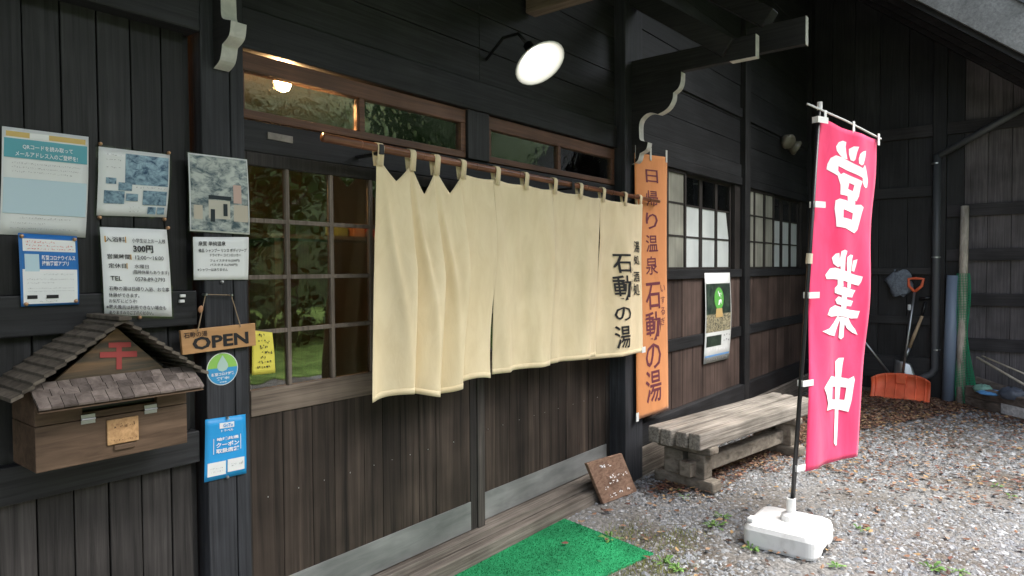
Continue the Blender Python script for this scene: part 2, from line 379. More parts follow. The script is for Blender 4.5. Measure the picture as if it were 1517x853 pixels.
# ---- interior seen dimly through the glass
I = MB(); I.box(1.0, 4.4, 3.0, 3.05, .2, 3.2).box(.95, 1.0, .15, 3.0, .2, 3.2).box(4.4, 4.45, .15, 3.0, .2, 3.2)
inner = I.build('inner_wall', noisy('warm interior boards', (.045, .022, .012), (.08, .042, .022), GZ, .6, .2), B)
MB().box(1.0, 4.4, .13, 3.0, 2.52, 2.56).build('inner_ceiling', noisy('interior ceiling', (.22, .125, .065), (.34, .20, .11), GX, .6, .2), B)
MB().box(1.0, 4.4, .13, 3.0, .1, .15).build('inner_floor', mat('interior floor', (.06, .04, .025), .5), B)
def cbox(name, label, p, sx, sz, col):
    MB().box(p[0], p[0]+sx, p[1], p[1]+.12, p[2], p[2]+sz).box(p[0]+.01, p[0]+sx-.01, p[1]-.004, p[1], p[2]+.01, p[2]+sz-.02).build(name, mat(label[:20], col, .6), None, label, 'box', bevel=.004)
S = thing('shelf', 'dim wooden shelf behind the glass of the sliding door', 'shelf', (2.5, 1.0, .15))
MB().box(2.05, 3.5, .95, 1.25, 1.675, 1.70).build('shelf_board', dksash, S)
for x in (2.08, 3.44): MB().box(x, x+.04, .97, 1.23, .15, 1.675).build('leg', dksash, S)
cbox('gift_box', 'yellow green packet on the shelf behind the door glass', (2.52, 1.0, 1.701), .08, .07, (.12, .13, .03))
cbox('gift_box', 'orange packet on the shelf behind the door glass', (2.64, 1.0, 1.701), .09, .08, (.22, .08, .03))
cbox('gift_box', 'red box on the shelf behind the door glass', (2.80, 1.0, 1.701), .16, .06, (.22, .015, .01))
cbox('gift_box', 'wide ochre box on the shelf behind the door glass', (3.02, 1.0, 1.701), .18, .06, (.2, .10, .03))
# ---- right hand wall with lattice windows
def hbeam(x0, x1, z0, z1, y0, m=black_x, name='rail', d=.07):
    MB().box(x0, x1, y0, y0+d, z0, z1).build(name, m, B, bevel=.004)
for (xa, xb) in ((4.337, 6.483), (6.627, 8.738)):
    hbeam(xa, xb, 1.405, 1.482, -.02); hbeam(xa, xb, .833, .927, -.015); hbeam(xa, xb, .20, .365, -.05, d=.12)
    hbeam(xa, xb, 2.285, 2.36, -.02); hbeam(xa, xb, 2.363, 2.485, -.01); hbeam(xa, xb, 2.93, 3.02, -.02)
    xs = [xa]
    while xs[-1] < xb-.26: xs.append(xs[-1]+R.uniform(.19, .27))
    xs.append(xb)
    vboards(xs, .366, .832, .0, redbrd_z, d=.03); vboards(xs, .928, 1.404, .002, redbrd_z, d=.03)
    z = 2.487
    while z < 5:
        h = R.uniform(.2, .24)
        if not (2.75 < z < 2.93): MB().box(xa, xb, R.uniform(-.002, .002), .03, z+.002, z+h-.002).build('wall_board', black_x, B, bevel=.003)
        else: MB().box(xa, xb, R.uniform(-.002, .002), .03, z+.002, 2.928).build('wall_board', black_x, B, bevel=.003); z = 3.02; continue
        z += h
    MB().box(xa, xb, .036, .07, 2.36, 5.1).build('wall_backing', black_m, B)
    MB().box(xa, xb, .04, .07, .1, 1.45).build('wall_backing', black_m, B)
    MB().box(xa, xb, .16, .18, 1.4, 2.36).build('wall_backing', black_m, B)
MB().box(4.34, 8.9, -.07, .10, -.02, .198).build('base_beam', sill_x, B, bevel=.008)
def sash(cols, kind, y):
    x0, x1 = cols[0][0]-.035, cols[-1][1]+.035
    f = MB().box(x0, cols[0][0], y, y+.03, 1.484, 2.283).box(cols[-1][1], x1, y, y+.03, 1.484, 2.283)
    f.box(cols[0][0], cols[-1][1], y, y+.03, 1.484, 1.502).box(cols[0][0], cols[-1][1], y, y+.03, 2.258, 2.283)
    W = f.build('window_sash', dksash, B, bevel=.002)
    for (a, b_), (c, d) in zip(cols[:-1], cols[1:]): MB().box(b_, c, y+.004, y+.024, 1.502, 2.258).build('muntin', dksash, W)
    rows = [(1.502, 1.748), (1.762, 2.012), (2.026, 2.258)]
    for (a, b_), (c, d) in zip(rows[:-1], rows[1:]): MB().box(cols[0][0], cols[-1][1], y+.006, y+.022, b_, c).build('muntin', dksash, W)
    for ci, (a, b_) in enumerate(cols):
        for ri, (c, d) in enumerate(rows):
            m = curt if kind == 'curtain' else (glass if ri == 2 else frost)
            if kind == 'frost' and ri == 1 and ci == 2 and a < 6.5:
                MB().prism([(a, y+.012, c), (b_, y+.012, c), (b_-.07, y+.012, d), (a, y+.012, d)], (0, .003, 0)).build('pane', frost, W)
                MB().prism([(b_, y+.012, c), (b_, y+.012, d), (b_-.07, y+.012, d)], (0, .003, 0)).build('pane', glass, W)
            else: MB().box(a, b_, y+.012, y+.015, c, d).build('pane', m, W)
sash([(4.37, 4.60), (4.65, 4.88), (4.93, 5.219)], 'curtain', .0)
sash([(5.325, 5.605), (5.665, 5.955), (6.008, 6.30)], 'frost', .034)
MB().box(6.34, 6.483, .0, .06, 1.484, 2.283).box(4.337, 4.36, .035, .06, 1.484, 2.283).box(5.26, 5.289, .035, .06, 1.484, 2.283).build('window_jamb', dksash, B)
sash([(6.665, 6.885), (6.922, 7.172), (7.235, 7.478)], 'curtain', .0)
sash([(7.614, 7.836), (7.922, 8.165), (8.24, 8.49)], 'frost', .034)
MB().box(8.53, 8.738, .0, .06, 1.484, 2.283).box(7.52, 7.577, .035, .06, 1.484, 2.283).build('window_jamb', dksash, B)
# ---- carved bracket arms with white painted edges
PROF = [(0, 2.211), (-.044, 2.233), (-.062, 2.282), (-.108, 2.303), (-.122, 2.35), (-.103, 2.356), (-.063, 2.374), (-.057, 2.417), (-.057, 2.475), (-.068, 2.508),
        (-.089, 2.529), (-.115, 2.543), (-.149, 2.545), (-.197, 2.528), (-.242, 2.543), (-.277, 2.569), (-.301, 2.61), (-.306, 2.652), (-.34, 2.675), (-.359, 2.716), (-.362, 2.78)]
def smooth_prof():
    out = []
    for a, b_ in ((0, 2), (2, 4), (5, 13), (13, 17), (17, 20)):
        P = [Vector(PROF[i]) for i in range(a, b_+1)]
        for i in range(len(P)-1):
            p0, p1, p2, p3 = P[max(i-1, 0)], P[i], P[i+1], P[min(i+2, len(P)-1)]
            for k in range(4):
                t = k/4; out.append(tuple(.5*(2*p1+(p2-p0)*t+(2*p0-5*p1+4*p2-p3)*t*t+(3*p1-p0-3*p2+p3)*t**3)))
        out.append(tuple(P[-1]))
    return out
def bracket(xc, th, yf):
    pts = [(yf+y, z) for y, z in smooth_prof()]
    poly = [(xc-th/2, yf+.0, 2.80)] + [(xc-th/2, y, z) for y, z in pts] + [(xc-th/2, pts[-1][0], 2.80)]
    b_ = MB().prism(poly[::-1], (th, 0, 0)).build('bracket', black_y, B)
    e = MB()
    for (y0, z0), (y1, z1) in zip(pts[:-1], pts[1:]):
        n = Vector((0, -(z1-z0), (y1-y0))); n.normalize(); n *= -.002
        if n.y > 0 and abs(n.y) > abs(n.z): n = -n
        a = [(xc-th/2-.001, y0, z0), (xc+th/2+.001, y0, z0), (xc+th/2+.001, y1, z1), (xc-th/2-.001, y1, z1)]
        e.prism([Vector(p)+Vector((0, -.0025, -.001)) for p in a], (0, .002, .001))
    e.build('painted_edge', white_p, b_)
bracket(1.25, .055, -.035); bracket(4.205, .06, -.08)
def arm(xc, wd, y1, z0, z1, nose, y0=0.):
    a = MB().box(xc-wd/2, xc+wd/2, y1, y0, z0, z1).build('bracket_arm', black_y, B, bevel=.004)
    e = MB().box(xc-wd/2-.001, xc+wd/2+.001, y1-.003, y1-.0005, z0, z1)
    e.box(xc-wd/2-.001, xc+wd/2+.001, y1-.003, y1+nose, z0-.003, z0-.0005)
    e.build('painted_edge', white_p, a)
arm(4.205, .055, -.925, 2.785, 2.92, .16); arm(1.25, .055, -.925, 2.785, 2.92, .16); arm(4.40, .05, -1.16, 2.86, 3.03, 0, -.80)
MB().bar((3.1, -.02, 2.99), (3.1, -.95, 2.99), .09, .11).build('beam', noisy('bare beam', (.10, .07, .05), (.2, .15, .11), GY, .7, .3), B, bevel=.005)
for xc, dy in ((4.205, 0), (1.25, 0), (4.40, -.45)):
    y0, z0 = 0+dy*.5, 3.42-dy*.16
    MB().bar((xc, .0, 3.42+.73*(-dy)), (xc, -.76+dy*.4, 3.42-.73*(.76-dy*.4)+.73*(-dy)), .11, .12, (0, .6, .8)).build('strut', black_y, B, bevel=.004)
# ---- roof: steep boarding on rafters, grey soffit along the verge
T = .83; XV = 5.2
def rz(y): return 4.43 + T*(y+1)
def roof_part(x0, x1, ye):
    MB().prism([(x0, ye, rz(ye)+.10), (x1, ye, rz(ye)+.10), (x1, 1.5, rz(1.5)+.10), (x0, 1.5, rz(1.5)+.10)], (0, 0, .08)).build('roof', roofm, B)
    x = x0+.1
    while x < x1:
        MB().bar((x, ye+.03, rz(ye+.03)+.05), (x, .1, rz(.1)+.05), .07, .10, (0, -T, 1)).build('rafter', black_y, B)
        x += .4505
    MB().box(x0, x1, ye+.1, ye+.2, rz(ye+.15)-.13, rz(ye+.15)-.03).build('purlin', black_x, B)
roofm = mat('roof boarding', (.020, .019, .02), .8)
roof_part(-8, XV, -2.1); roof_part(XV+.002, 7.5, -1.3)  # unseen left run and lengthened right overhang are added to darken the wall
# ================================================================== WING AT RIGHT ANGLES
WG = thing('wing_building', 'grey brown boarded wing standing square to the bathhouse', 'building', (8.9, -3, 0))
def wz(y): return 4.035 + .827*(y+1.425)          # underside of the verge, falling towards the yard
y = -.0
while y > -3.9:
    h = R.uniform(.2, .3)
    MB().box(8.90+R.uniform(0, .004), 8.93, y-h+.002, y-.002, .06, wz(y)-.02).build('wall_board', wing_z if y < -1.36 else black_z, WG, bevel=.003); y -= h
for z in (2.04, 1.555, 1.067, .58): MB().box(8.862, 8.90, -4.0, -1.44, z, z+.13).build('rail', wingrail, WG, bevel=.003)
for z0, z1 in ((.20, .46), (.833, .927), (1.405, 1.48), (2.285, 2.40)): MB().box(8.865, 8.90, -1.30, -.0, z0, z1).build('rail', black_y, WG, bevel=.003)
MB().box(8.83, 8.93, -1.435, -1.305, 0, wz(-1.435)-.03).build('post', black_z, WG, bevel=.005)
MB().box(8.862, 8.90, -2.4, .0, 2.95, 3.08).build('tie_beam', wingrail, WG, bevel=.003)
MB().box(8.87, 8.95, -4.0, 0, -.02, .06).build('sill', sill_x, WG)
MB().prism([(8.935, -4.0, 0), (8.935, .3, 0), (8.935, .3, wz(.3)), (8.935, -4.0, wz(-4.0))], (.06, 0, 0)).build('wall_backing', black_m, WG)
YA, YB = .6, -4.0
MB().prism([(7.6, YB, wz(YB)), (7.6, YA, wz(YA)), (12.5, YA, wz(YA)), (12.5, YB, wz(YB))], (0, 0, .06)).build('roof', roofm, WG)
for xx in (7.66, 8.07, 8.46, 8.84): MB().bar((xx, YB+.05, wz(YB+.05)-.06), (xx, YA, wz(YA)-.06), .07, .12, (0, -.827, 1)).build('rafter', black_y, WG)
MB().bar((7.57, YB, wz(YB)+.14), (7.57, YA, wz(YA)+.14), .05, .34, (0, -.827, 1)).build('barge_board', soffit, WG, bevel=.004)
MB().prism([(7.52, YB, wz(YB)+.36), (7.52, YA, wz(YA)+.36), (12.5, YA, wz(YA)+.36), (12.5, YB, wz(YB)+.36)], (0, 0, .03)).build('roof_covering', mat('dark metal roof', (.06, .065, .07), .5), WG)
# ================================================================== LAMP OVER THE DOOR
LP = onY(800, 94, -.36)
ld = Vector((-.08, -.60, -.80)).normalized()
La = thing('wall_lamp', 'lit white enamel shade lamp over the entrance', 'lamp', LP)
def lathe(mb, prof, o, axis, n=28):
    axis = axis.normalized(); a = axis.orthogonal().normalized(); b_ = axis.cross(a); V = []
    for r_, h in prof: V += [o + axis*h + (a*math.cos(2*math.pi*k/n)+b_*math.sin(2*math.pi*k/n))*r_ for k in range(n)]
    Fs = [(i*n+k, i*n+(k+1) % n, (i+1)*n+(k+1) % n, (i+1)*n+k) for i in range(len(prof)-1) for k in range(n)]
    return mb.add(V, Fs)
enam = mat('white enamel', (.86, .86, .84), .3)
sh = lathe(MB(), [(.03, -.085), (.045, -.07), (.07, -.045), (.105, -.02), (.128, -.002), (.135, .0), (.133, .004), (.126, .002), (.10, -.014), (.066, -.038), (.04, -.062), (.0, -.066)], LP, ld).build('lamp_shade', enam, La, smooth=True)
bulb_m = mat('lit bulb', (1, 1, 1), .5, emit=(1, .95, .88), es=5)
lathe(MB(), [(.0, .030), (.018, .026), (.028, .012), (.030, -.005), (.024, -.028), (.016, -.045)], LP, ld, 16).build('bulb', bulb_m, La, smooth=True)
lathe(MB(), [(.0, -.14), (.025, -.14), (.028, -.08), (.03, -.08)], LP, ld, 16).build('lamp_socket', black_m, La, smooth=True)
pt = LP - ld*.14
MB().tube([pt, pt+Vector((0, .06, .07)), pt+Vector((0, .16, .07)), Vector((pt.x, .0, pt.z-.02))], .009, 8).build('arm', black_m, La, smooth=True)
# ---- warm bulb indoors, close behind the transom
BP = onY(419, 122, .22)
Ib = thing('ceiling_bulb', 'glowing warm bulb behind the transom glass', 'light bulb', BP)
lathe(MB(), [(.0, -.04), (.025, -.03), (.035, 0), (.028, .03), (.015, .05)], BP, Vector((0, 0, 1)), 16).build('bulb', mat('warm bulb', (1, .8, .5), .5, emit=(1, .58, .25), es=420), Ib, smooth=True)
MB().tube([BP+Vector((0, 0, .05)), BP+Vector((0, 0, .10))], .018, 10).tube([BP+Vector((0, 0, .1)), Vector((BP.x, BP.y, 2.52))], .004, 6).build('socket', black_m, Ib)
# ---- far twin spotlight on the wall
fp = onY(1177, 214, -.1)
Fl = thing('twin_spotlight', 'unlit twin spotlight high on the dark wall beyond the windows', 'spotlight', fp)
tanm = mat('tan lamp glass', (.16, .145, .11), .35)
for dx, dz in ((-.17, 0), (.13, -.03)):
    q = fp + Vector((dx, 0, dz)); lathe(MB(), [(.0, .0), (.075, .005), (.085, -.02), (.05, -.10), (.0, -.12)], q, Vector((.35*(1 if dx > 0 else -1), -.75, -.5)), 16).build('lamp_head', tanm, Fl, smooth=True)
MB().box(fp.x-.08, fp.x+.06, -.06, .0, fp.z+.02, fp.z+.10).build('wall_plate', black_m, Fl, bevel=.005)

# ================================================================== NAME PLATE, POSTERS
def quadmap(cs, Y, off=0., curl=0.):
    P = [onY(x, y, Y) for x, y in cs]
    def fn(u, v, o=0.):
        p = (P[0]*(1-u)+P[1]*u)*(1-v) + (P[3]*(1-u)+P[2]*u)*v
        return p + Vector((0, -off-o-curl*math.sin(math.pi*v)*(.6+.4*u), 0))
    return fn
def sheet(mb, fn, box=(0, 1, 0, 1), o=0., n=6):
    a, b_, c, d = box
    return mb.grid(lambda i, j: fn(a+(b_-a)*i, c+(d-c)*j, o), n, n)
class Poster:
    def __init__(s, name, label, cs, Y, off=.003, curl=.004, m=paper, lam=None, cat='poster', group=None):
        s.fn = quadmap(cs, Y, off, curl); s.k = 0
        b_ = s.fn(.5, 1); s.t = thing(name, label, cat, b_, group)
        sheet(MB(), s.fn, n=8).build('sheet', m, s.t, solid=.0008, smooth=True)
        if lam: sheet(MB(), s.fn, (-lam, 1+lam, -lam*.8, 1+lam*.8), -.0015, 8).build('laminate', lamin, s.t, smooth=True)
    def rect(s, box, m, name='printed_panel'):
        s.k += 1; sheet(MB(), s.fn, box, .0012+.0003*s.k, 8).build(name, m, s.t, smooth=True); return s
    def text(s, items, m, bold=.012, o=.0030, name='lettering'):
        s.k += 1; mb = MB(); f = lambda u, v: s.fn(u, v, o+.0003*s.k)
        for body, box in items: put_text(mb, body, box, f, bold)
        mb.build(name, m, s.t); return s
    def lines(s, rows, m, n=14, wd=.005, o=.0030, name='handwriting'):
        s.k += 1; mb = MB(); f = lambda u, v: s.fn(u, v, o+.0003*s.k)
        for i, (a, b_, c, d) in enumerate(rows): scribble(mb, a, b_, c, d, f, max(3, int(n*(b_-a))), wd, i+s.k*7)
        mb.build(name, m, s.t); return s
    def pins(s, pts, m):
        for u, v in pts:
            p = s.fn(u, v, .004); lathe(MB(), [(.0, .006), (.004, .005), (.006, .0), (.006, -.004)], p, Vector((0, -1, 0)), 10).build('pin', m, s.t)
        return s
teal = mat('teal print', (.10, .36, .42), .3); gold = mat('gold print', (.62, .44, .14), .3); pblue = mat('pale blue print', (.50, .64, .70), .3)
blue = mat('blue print', (.03, .17, .48), .3); red_i = mat('red print', (.62, .10, .06), .5); cyan = mat('cyan print', (.02, .33, .72), .4)
brass = mat('brass pin', (.45, .26, .14), .35, .5, .6)
photo = noisy('blue photo print', (.02, .06, .12), (.30, .44, .52), (45, 45, 60), .3, 0, lo=.35, hi=.6)
photo2 = noisy('grey photo print', (.08, .12, .14), (.50, .54, .50), (28, 28, 40), .3, 0, lo=.38, hi=.6)
p = Poster('laminated_poster', 'large pale laminated notice with a teal header, highest on the wall boards', [(2, 187), (130, 203), (125.5, 352), (-2, 347)], 0, .006, .008)
p.rect((.04, .96, .035, .085), gold).rect((.30, .52, .034, .086), paper_w).rect((.02, .98, .10, .28), teal).rect((.02, .98, .47, .80), pblue)
p.text([('QRコードを読み取って', (.22, .80, .145, .195)), ('メールアドレス入のご登録を!', (.14, .86, .215, .265))], whitei)
p.lines([(.1, .9, .32, .335), (.1, .9, .36, .375), (.1, .8, .40, .415), (.2, .8, .83, .845), (.1, .5, .88, .89), (.1, .9, .93, .94)], grey_ink, 40, .003)
p = Poster('laminated_pamphlet', 'laminated pamphlet with blue bath photographs pinned on the wall', [(145, 217), (250.5, 229.5), (245.5, 322), (142, 319)], 0, .005, .007, lam=.035)
p.rect((.36, .98, .06, .52), photo).rect((.10, .24, .44, .53), photo).rect((.27, .46, .50, .62), photo).rect((.08, .36, .63, .82), photo).rect((.38, .55, .66, .77), photo).rect((.62, .97, .60, .82), photo).rect((.70, .82, .85, .96), photo).rect((.84, .95, .85, .96), photo)
p.lines([(.08, .3, .08, .11), (.08, .3, .16, .19), (.08, .3, .28, .30), (.5, .95, .545, .57), (.42, .58, .85, .88), (.42, .58, .91, .94)], grey_ink, 20, .004)
p.pins([(.02, -.04), (.98, -.03), (.04, 1.03), (.97, 1.03)], brass)
p = Poster('price_notice', 'handwritten price and opening hours notice in a laminate sleeve', [(147, 336), (246, 340), (254, 469), (154, 467)], -.032, .004, .006, lam=.03, m=paper_w)
p.text([('入浴料', (.06, .34, .105, .165)), ('営業時間', (.07, .40, .30, .355)), ('定休日', (.08, .33, .405, .46)), ('TEL', (.10, .26, .55, .60))], ink, .01)
p.rect((.05, .07, .10, .17), brown_ink).rect((.345, .36, .10, .17), brown_ink).rect((.405, .42, .30, .36), brown_ink).rect((.34, .352, .40, .465), brown_ink)
p.text([('小学生以上お一人様', (.44, .95, .115, .165))], ink, .005)
p.text([('300円', (.45, .75, .19, .275))], ink, .03)
p.text([('12:00〜16:00', (.47, .90, .31, .355)), ('水曜日', (.45, .66, .41, .455)), ('(臨時休業もあります)', (.42, .97, .475, .525)), ('0578-89-2793', (.45, .90, .555, .60))], ink, .005)
p.text([('石動の湯は日帰り入浴、お食事', (.07, .96, .665, .715)), ('休憩ができます。', (.06, .50, .74, .79)), ('お気軽にどうぞ!', (.06, .46, .81, .855)), ('※露天風呂は利用できない場合も', (.02, .90, .875, .925)), ('ありますのでご了承ください。', (.06, .70, .94, .985))], ink, .012)
p.pins([(.5, 1.015), (1.02, -.02)], brass)
p = Poster('photo_poster', 'laminated grey photo poster of the building pinned on the post', [(277, 226), (364.5, 236.5), (368.5, 347.5), (280, 342)], -.035, .006, .005, lam=.02, m=paper)
p.rect((.02, .98, .02, .98), photo2).rect((.30, .66, .58, .82), mat('pale wall print', (.52, .50, .42), .3)).rect((.72, .86, .36, .60), mat('pink print', (.56, .40, .34), .3)).rect((.72, .97, .62, .84), mat('cream print', (.52, .47, .38), .3)).rect((.06, .20, .66, .84), mat('cream print', (.5, .5, .42), .3)).rect((.30, .68, .52, .57), mat('dark print', (.03, .04, .05), .3)).rect((.33, .40, .70, .86), mat('dark print', (.03, .04, .05), .3)).rect((.54, .61, .62, .78), mat('dark print', (.03, .04, .05), .3))
p = Poster('amenity_notice', 'white handwritten notice about bath amenities below the grey photo poster', [(285, 351), (367.5, 351), (366.5, 414), (286, 414.5)], -.035, .004, .002, m=paper_w, lam=.02)
p.text([('泉質 単純温泉', (.08, .56, .10, .21)), ('備品 シャンプー リンス ボディソープ', (.08, .95, .27, .36)), ('ドライヤー コインロッカー', (.28, .84, .39, .46)), ('フェイスタオル(200円)', (.28, .82, .52, .59)), ('バスタオル(700円)', (.28, .78, .62, .69)), ('※シャワーはありません', (.06, .60, .73, .80))], ink, .01)
p.pins([(.5, 1.05)], steel)
p = Poster('app_poster', 'blue and white laminated virus app poster below the large pale notice', [(26, 345), (113, 350), (116.5, 450.5), (30.5, 454)], -.032, .004, .005, m=blue)
p.rect((.06, .96, .07, .24), paper_w).rect((.04, .97, .49, .97), paper_w).rect((.08, .32, .28, .52), mat('phone print', (.5, .66, .72), .3))
p.text([('新型コロナウイルス', (.36, .94, .29, .36)), ('接触確認アプリ', (.36, .82, .37, .44))], whitei, .02)
p.lines([(.1, .6, .10, .125), (.1, .9, .15, .175), (.1, .92, .20, .215)], red_i, 22, .005).lines([(.38, .9, .55, .57), (.1, .9, .62, .64), (.1, .55, .67, .69), (.1, .9, .75, .76), (.1, .9, .79, .80), (.3, .6, .93, .945)], grey_ink, 30, .004)
p.rect((.10, .27, .85, .90), ink).rect((.42, .63, .85, .90), ink).pins([(.05, .04), (.95, .05), (.08, .97), (.94, .95)], brass)
p = Poster('coupon_poster', 'bright blue coupon poster pinned low on the post', [(303, 621.3), (362.6, 613), (363.9, 700.5), (301.4, 714.2)], -.035, .005, .002, m=cyan)
p.text([('GoTo', (.42, .66, .105, .16))], cyan, .03, .0042, 'lettering')
p.rect((.34, .70, .09, .18), whitei)
p.text([('トラベル', (.37, .67, .20, .235)), ('地域共通', (.26, .80, .32, .375)), ('クーポン', (.25, .81, .40, .48)), ('取扱店舗', (.25, .81, .50, .575))], whitei, .03)
p.rect((.19, .205, .33, .58), whitei).rect((.845, .86, .31, .56), whitei).rect((.06, .49, .71, .93), paper_w).rect((.53, .94, .70, .91), paper_w)
p.lines([(.12, .42, .80, .82), (.12, .42, .85, .87), (.6, .75, .78, .83), (.8, .9, .76, .82)], grey_ink, 20, .006).pins([(.53, .02), (.53, .99)], steel)
p = Poster('sticky_note', 'yellow handwritten note taped on the door glass', [(372, 489), (402.6, 492.3), (407, 552), (372.6, 555.7)], .002, .003, .004, m=mat('yellow paper', (.78, .68, .10), .7), cat='note')
p.lines([(.3, .6, .06, .12), (.25, .8, .20, .27), (.3, .7, .32, .40), (.4, .9, .45, .52), (.3, .6, .58, .64), (.2, .85, .68, .75), (.2, .8, .80, .86)], ink, 9, .02)
# round sticker
scn = onY(329.4, 546.3, -.035); rad = .0585
St = thing('round_sticker', 'round green and blue sticker on the post below the wooden sign', 'sticker', scn + Vector((0, 0, -rad)))
def disc(r, o, z0=-2, z1=2, n=40):
    pts = []
    for k in range(n):
        a = 2*math.pi*k/n; x_, z_ = r*math.cos(a), r*math.sin(a); pts.append((scn.x+x_, -.035-o, scn.z+max(z0, min(z1, z_))))
    return MB().add(pts, [tuple(range(n))])
disc(rad, .001).build('rim', paper_w, St); disc(rad*.95, .0016).build('upper_field', mat('lime print', (.30, .60, .12), .4), St)
disc(rad*.948, .0022, -2, .004).build('lower_field', mat('sea blue print', (.05, .33, .62), .4), St)
fs_ = lambda u, v: Vector((scn.x-rad+2*rad*u, -.035-.0032, scn.z+rad-2*rad*v))
mb = MB(); put_text(mb, '新型コロナ対策', (.14, .88, .60, .70), fs_, .03); put_text(mb, '実行中!', (.30, .70, .74, .83), fs_, .03); put_text(mb, '岐阜県', (.40, .62, .88, .92), fs_, .02); mb.build('lettering', whitei, St)
mb = MB(); dp = [(.5, .08), (.58, .2), (.66, .34), (.68, .44), (.62, .54), (.5, .58), (.38, .54), (.32, .44), (.34, .34), (.42, .2)]
mb.add([fs_(u, v)+Vector((0, .0006, 0)) for u, v in dp], [tuple(range(10))]).build('droplet', mat('droplet print', (.45, .62, .55), .4), St)
# name plate on the lintel
MB().prism([onY(x_, y_, .0) for x_, y_ in ((395.7, 195.4), (432.8, 202.5), (432.8, 212.5), (395.7, 205.5))], (0, -.006, 0)).build('name_plate', noisy('old plate', (.18, .16, .14), (.3, .27, .24), (30, 30, 30), .6, .2), None, 'small weathered name plate on the lintel above the door', 'plate', bevel=.001)
# poster on the far wall
p = Poster('event_poster', 'tall event poster with a green emblem on the boards below the lattice window', [(1043.2, 404.3), (1080.4, 403.7), (1079, 530.6), (1041.6, 539.6)], -.016, .004, .02)
dkp = noisy('dark photo print', (.012, .02, .02), (.06, .09, .06), (20, 20, 20), .3, 0); busy = noisy('festival photo print', (.03, .03, .02), (.45, .40, .26), (60, 60, 60), .3, 0, lo=.4, hi=.58)
p.rect((.03, .97, .12, .50), dkp).rect((.03, .97, .46, .66), busy).rect((.06, .62, .70, .82), dkp).rect((.03, .97, .915, .935), mat('blue line print', (.15, .33, .62), .4))
MB().add([p.fn(.5+.18*math.cos(a*.2618), .29+.125*math.sin(a*.2618), .004) for a in range(24)], [tuple(range(24))]).build('emblem', mat('green emblem', (.12, .42, .08), .4), p.t)
MB().add([p.fn(.36+.28*u, .40+.10*v, .0042) for u, v in ((.1, 0), (.9, 0), (1, 1), (0, 1))], [(0, 1, 2, 3)]).build('lit_stage', mat('amber print', (.55, .38, .16), .4), p.t)
p.lines([(.1, .9, .85, .87), (.45, .6, .22, .28), (.45, .6, .30, .36)], whitei, 10, .02).lines([(.68, .95, .70, .72), (.68, .95, .76, .78), (.1, .9, .96, .97)], grey_ink, 14, .01)

# ================================================================== OPEN SIGN
oc = [(267.5, 489.7), (378.2, 478.4), (379.5, 511.6), (270.7, 526)]
of = quadmap(oc, -.055)
OS = thing('open_sign', 'small wooden OPEN sign hanging on a string from the post', 'sign', of(.5, 1))
mb = MB(); P4 = [of(0, 0), of(1, 0), of(1, 1), of(0, 1)]
mb.prism([p_ for p_ in P4], (0, .014, 0)).build('board', noisy('honey pine', (.50, .27, .11), (.60, .34, .15), (3, 40, 40), .55, .1), OS, bevel=.002)
mb = MB(); put_text(mb, 'OPEN', (.13, .89, .33, .87), lambda u, v: of(u, v, .0015), .035); mb.build('lettering', ink, OS)
mb = MB(); put_text(mb, '石動の湯', (.03, .33, .10, .34), lambda u, v: of(u, v, .0022), .02); mb.build('small_lettering', mat('dark brown ink', (.06, .03, .015), .7), OS)
s1, s2, s3, s4 = onY(292.8, 491, -.06), onY(304.6, 436, -.048), onY(342.5, 437, -.048), onY(356.6, 484.4, -.06)
twine = mat('twine', (.30, .22, .14), .9)
MB().tube([s1, s2, s3, s4], .0022, 6).build('string', twine, OS)
bd = onY(297.2, 458, -.058); lathe(MB(), [(0, -.014), (.007, -.008), (.009, 0), (.006, .01), (0, .014)], bd, Vector((.2, 0, 1)), 10).build('bead', noisy('bead', (.4, .2, .1), (.5, .27, .14), (30, 30, 30)), OS, smooth=True)
for q in (s2, s3): MB().tube([q+Vector((0, .02, 0)), q+Vector((0, -.008, 0))], .004, 8).build('nail', steel, OS)
for (x_, y_), lb_ in (((269.5, 438), 'upper of two tiny white cable clips on the rail'), ((268, 446), 'lower of two tiny white cable clips on the rail')):
    q = onY(x_, y_, -.03); MB().box(q.x-.009, q.x+.009, -.04, -.0305, q.z-.005, q.z+.005).build('cable_clip', plast, None, lb_, 'clip', bevel=.002)

# ================================================================== SUGGESTION BOX WITH A ROOF
boxw = noisy('box plywood', (.066, .041, .025), (.135, .088, .056), (4, 40, 40), .6, .2, spec=.3)
shin = noisy('little shingle', (.095, .076, .066), (.20, .165, .145), (30, 30, 30), .8, .4, vary=.35, spec=.15)
slab = noisy('roof slat', (.068, .057, .046), (.14, .12, .095), (30, 30, 30), .8, .4, vary=.2, spec=.15)
MBX = thing('roofed_wooden_box', 'brown wooden post box with a little shingled roof fixed to the wall', 'post box', (.81, -.11, .955))
x0, x1, yf = .607, 1.015, -.222
MB().box(x0, x1, yf, -.031, .955, 1.079).build('lower_body', boxw, MBX, bevel=.002)
MB().box(x0, x0+.115, yf, -.031, 1.081, 1.185).box(x1-.09, x1, yf, -.031, 1.081, 1.185).box(x0+.115, x1-.09, yf+.002, -.031, 1.081, 1.10).build('upper_body', boxw, MBX, bevel=.002)
MB().box(x0+.115, x1-.09, yf+.02, -.031, 1.10, 1.185).build('slot', black_m, MBX)
ridge = Vector((.822, 0, 1.345)); eL, eR = Vector((.548, 0, 1.150)), Vector((1.065, 0, 1.158))
MB().prism([(x0+.04, yf+.015, 1.186), (x1-.05, yf+.015, 1.186), (.822, yf+.015, 1.332)], (0, .012, 0)).build('gable_panel', noisy('striped gable board', (.06, .05, .035), (.26, .15, .07), (2, 10, 22), .6, .2), MBX)
red_m = mat('red paint', (.30, .045, .04), .7)
mb = MB()
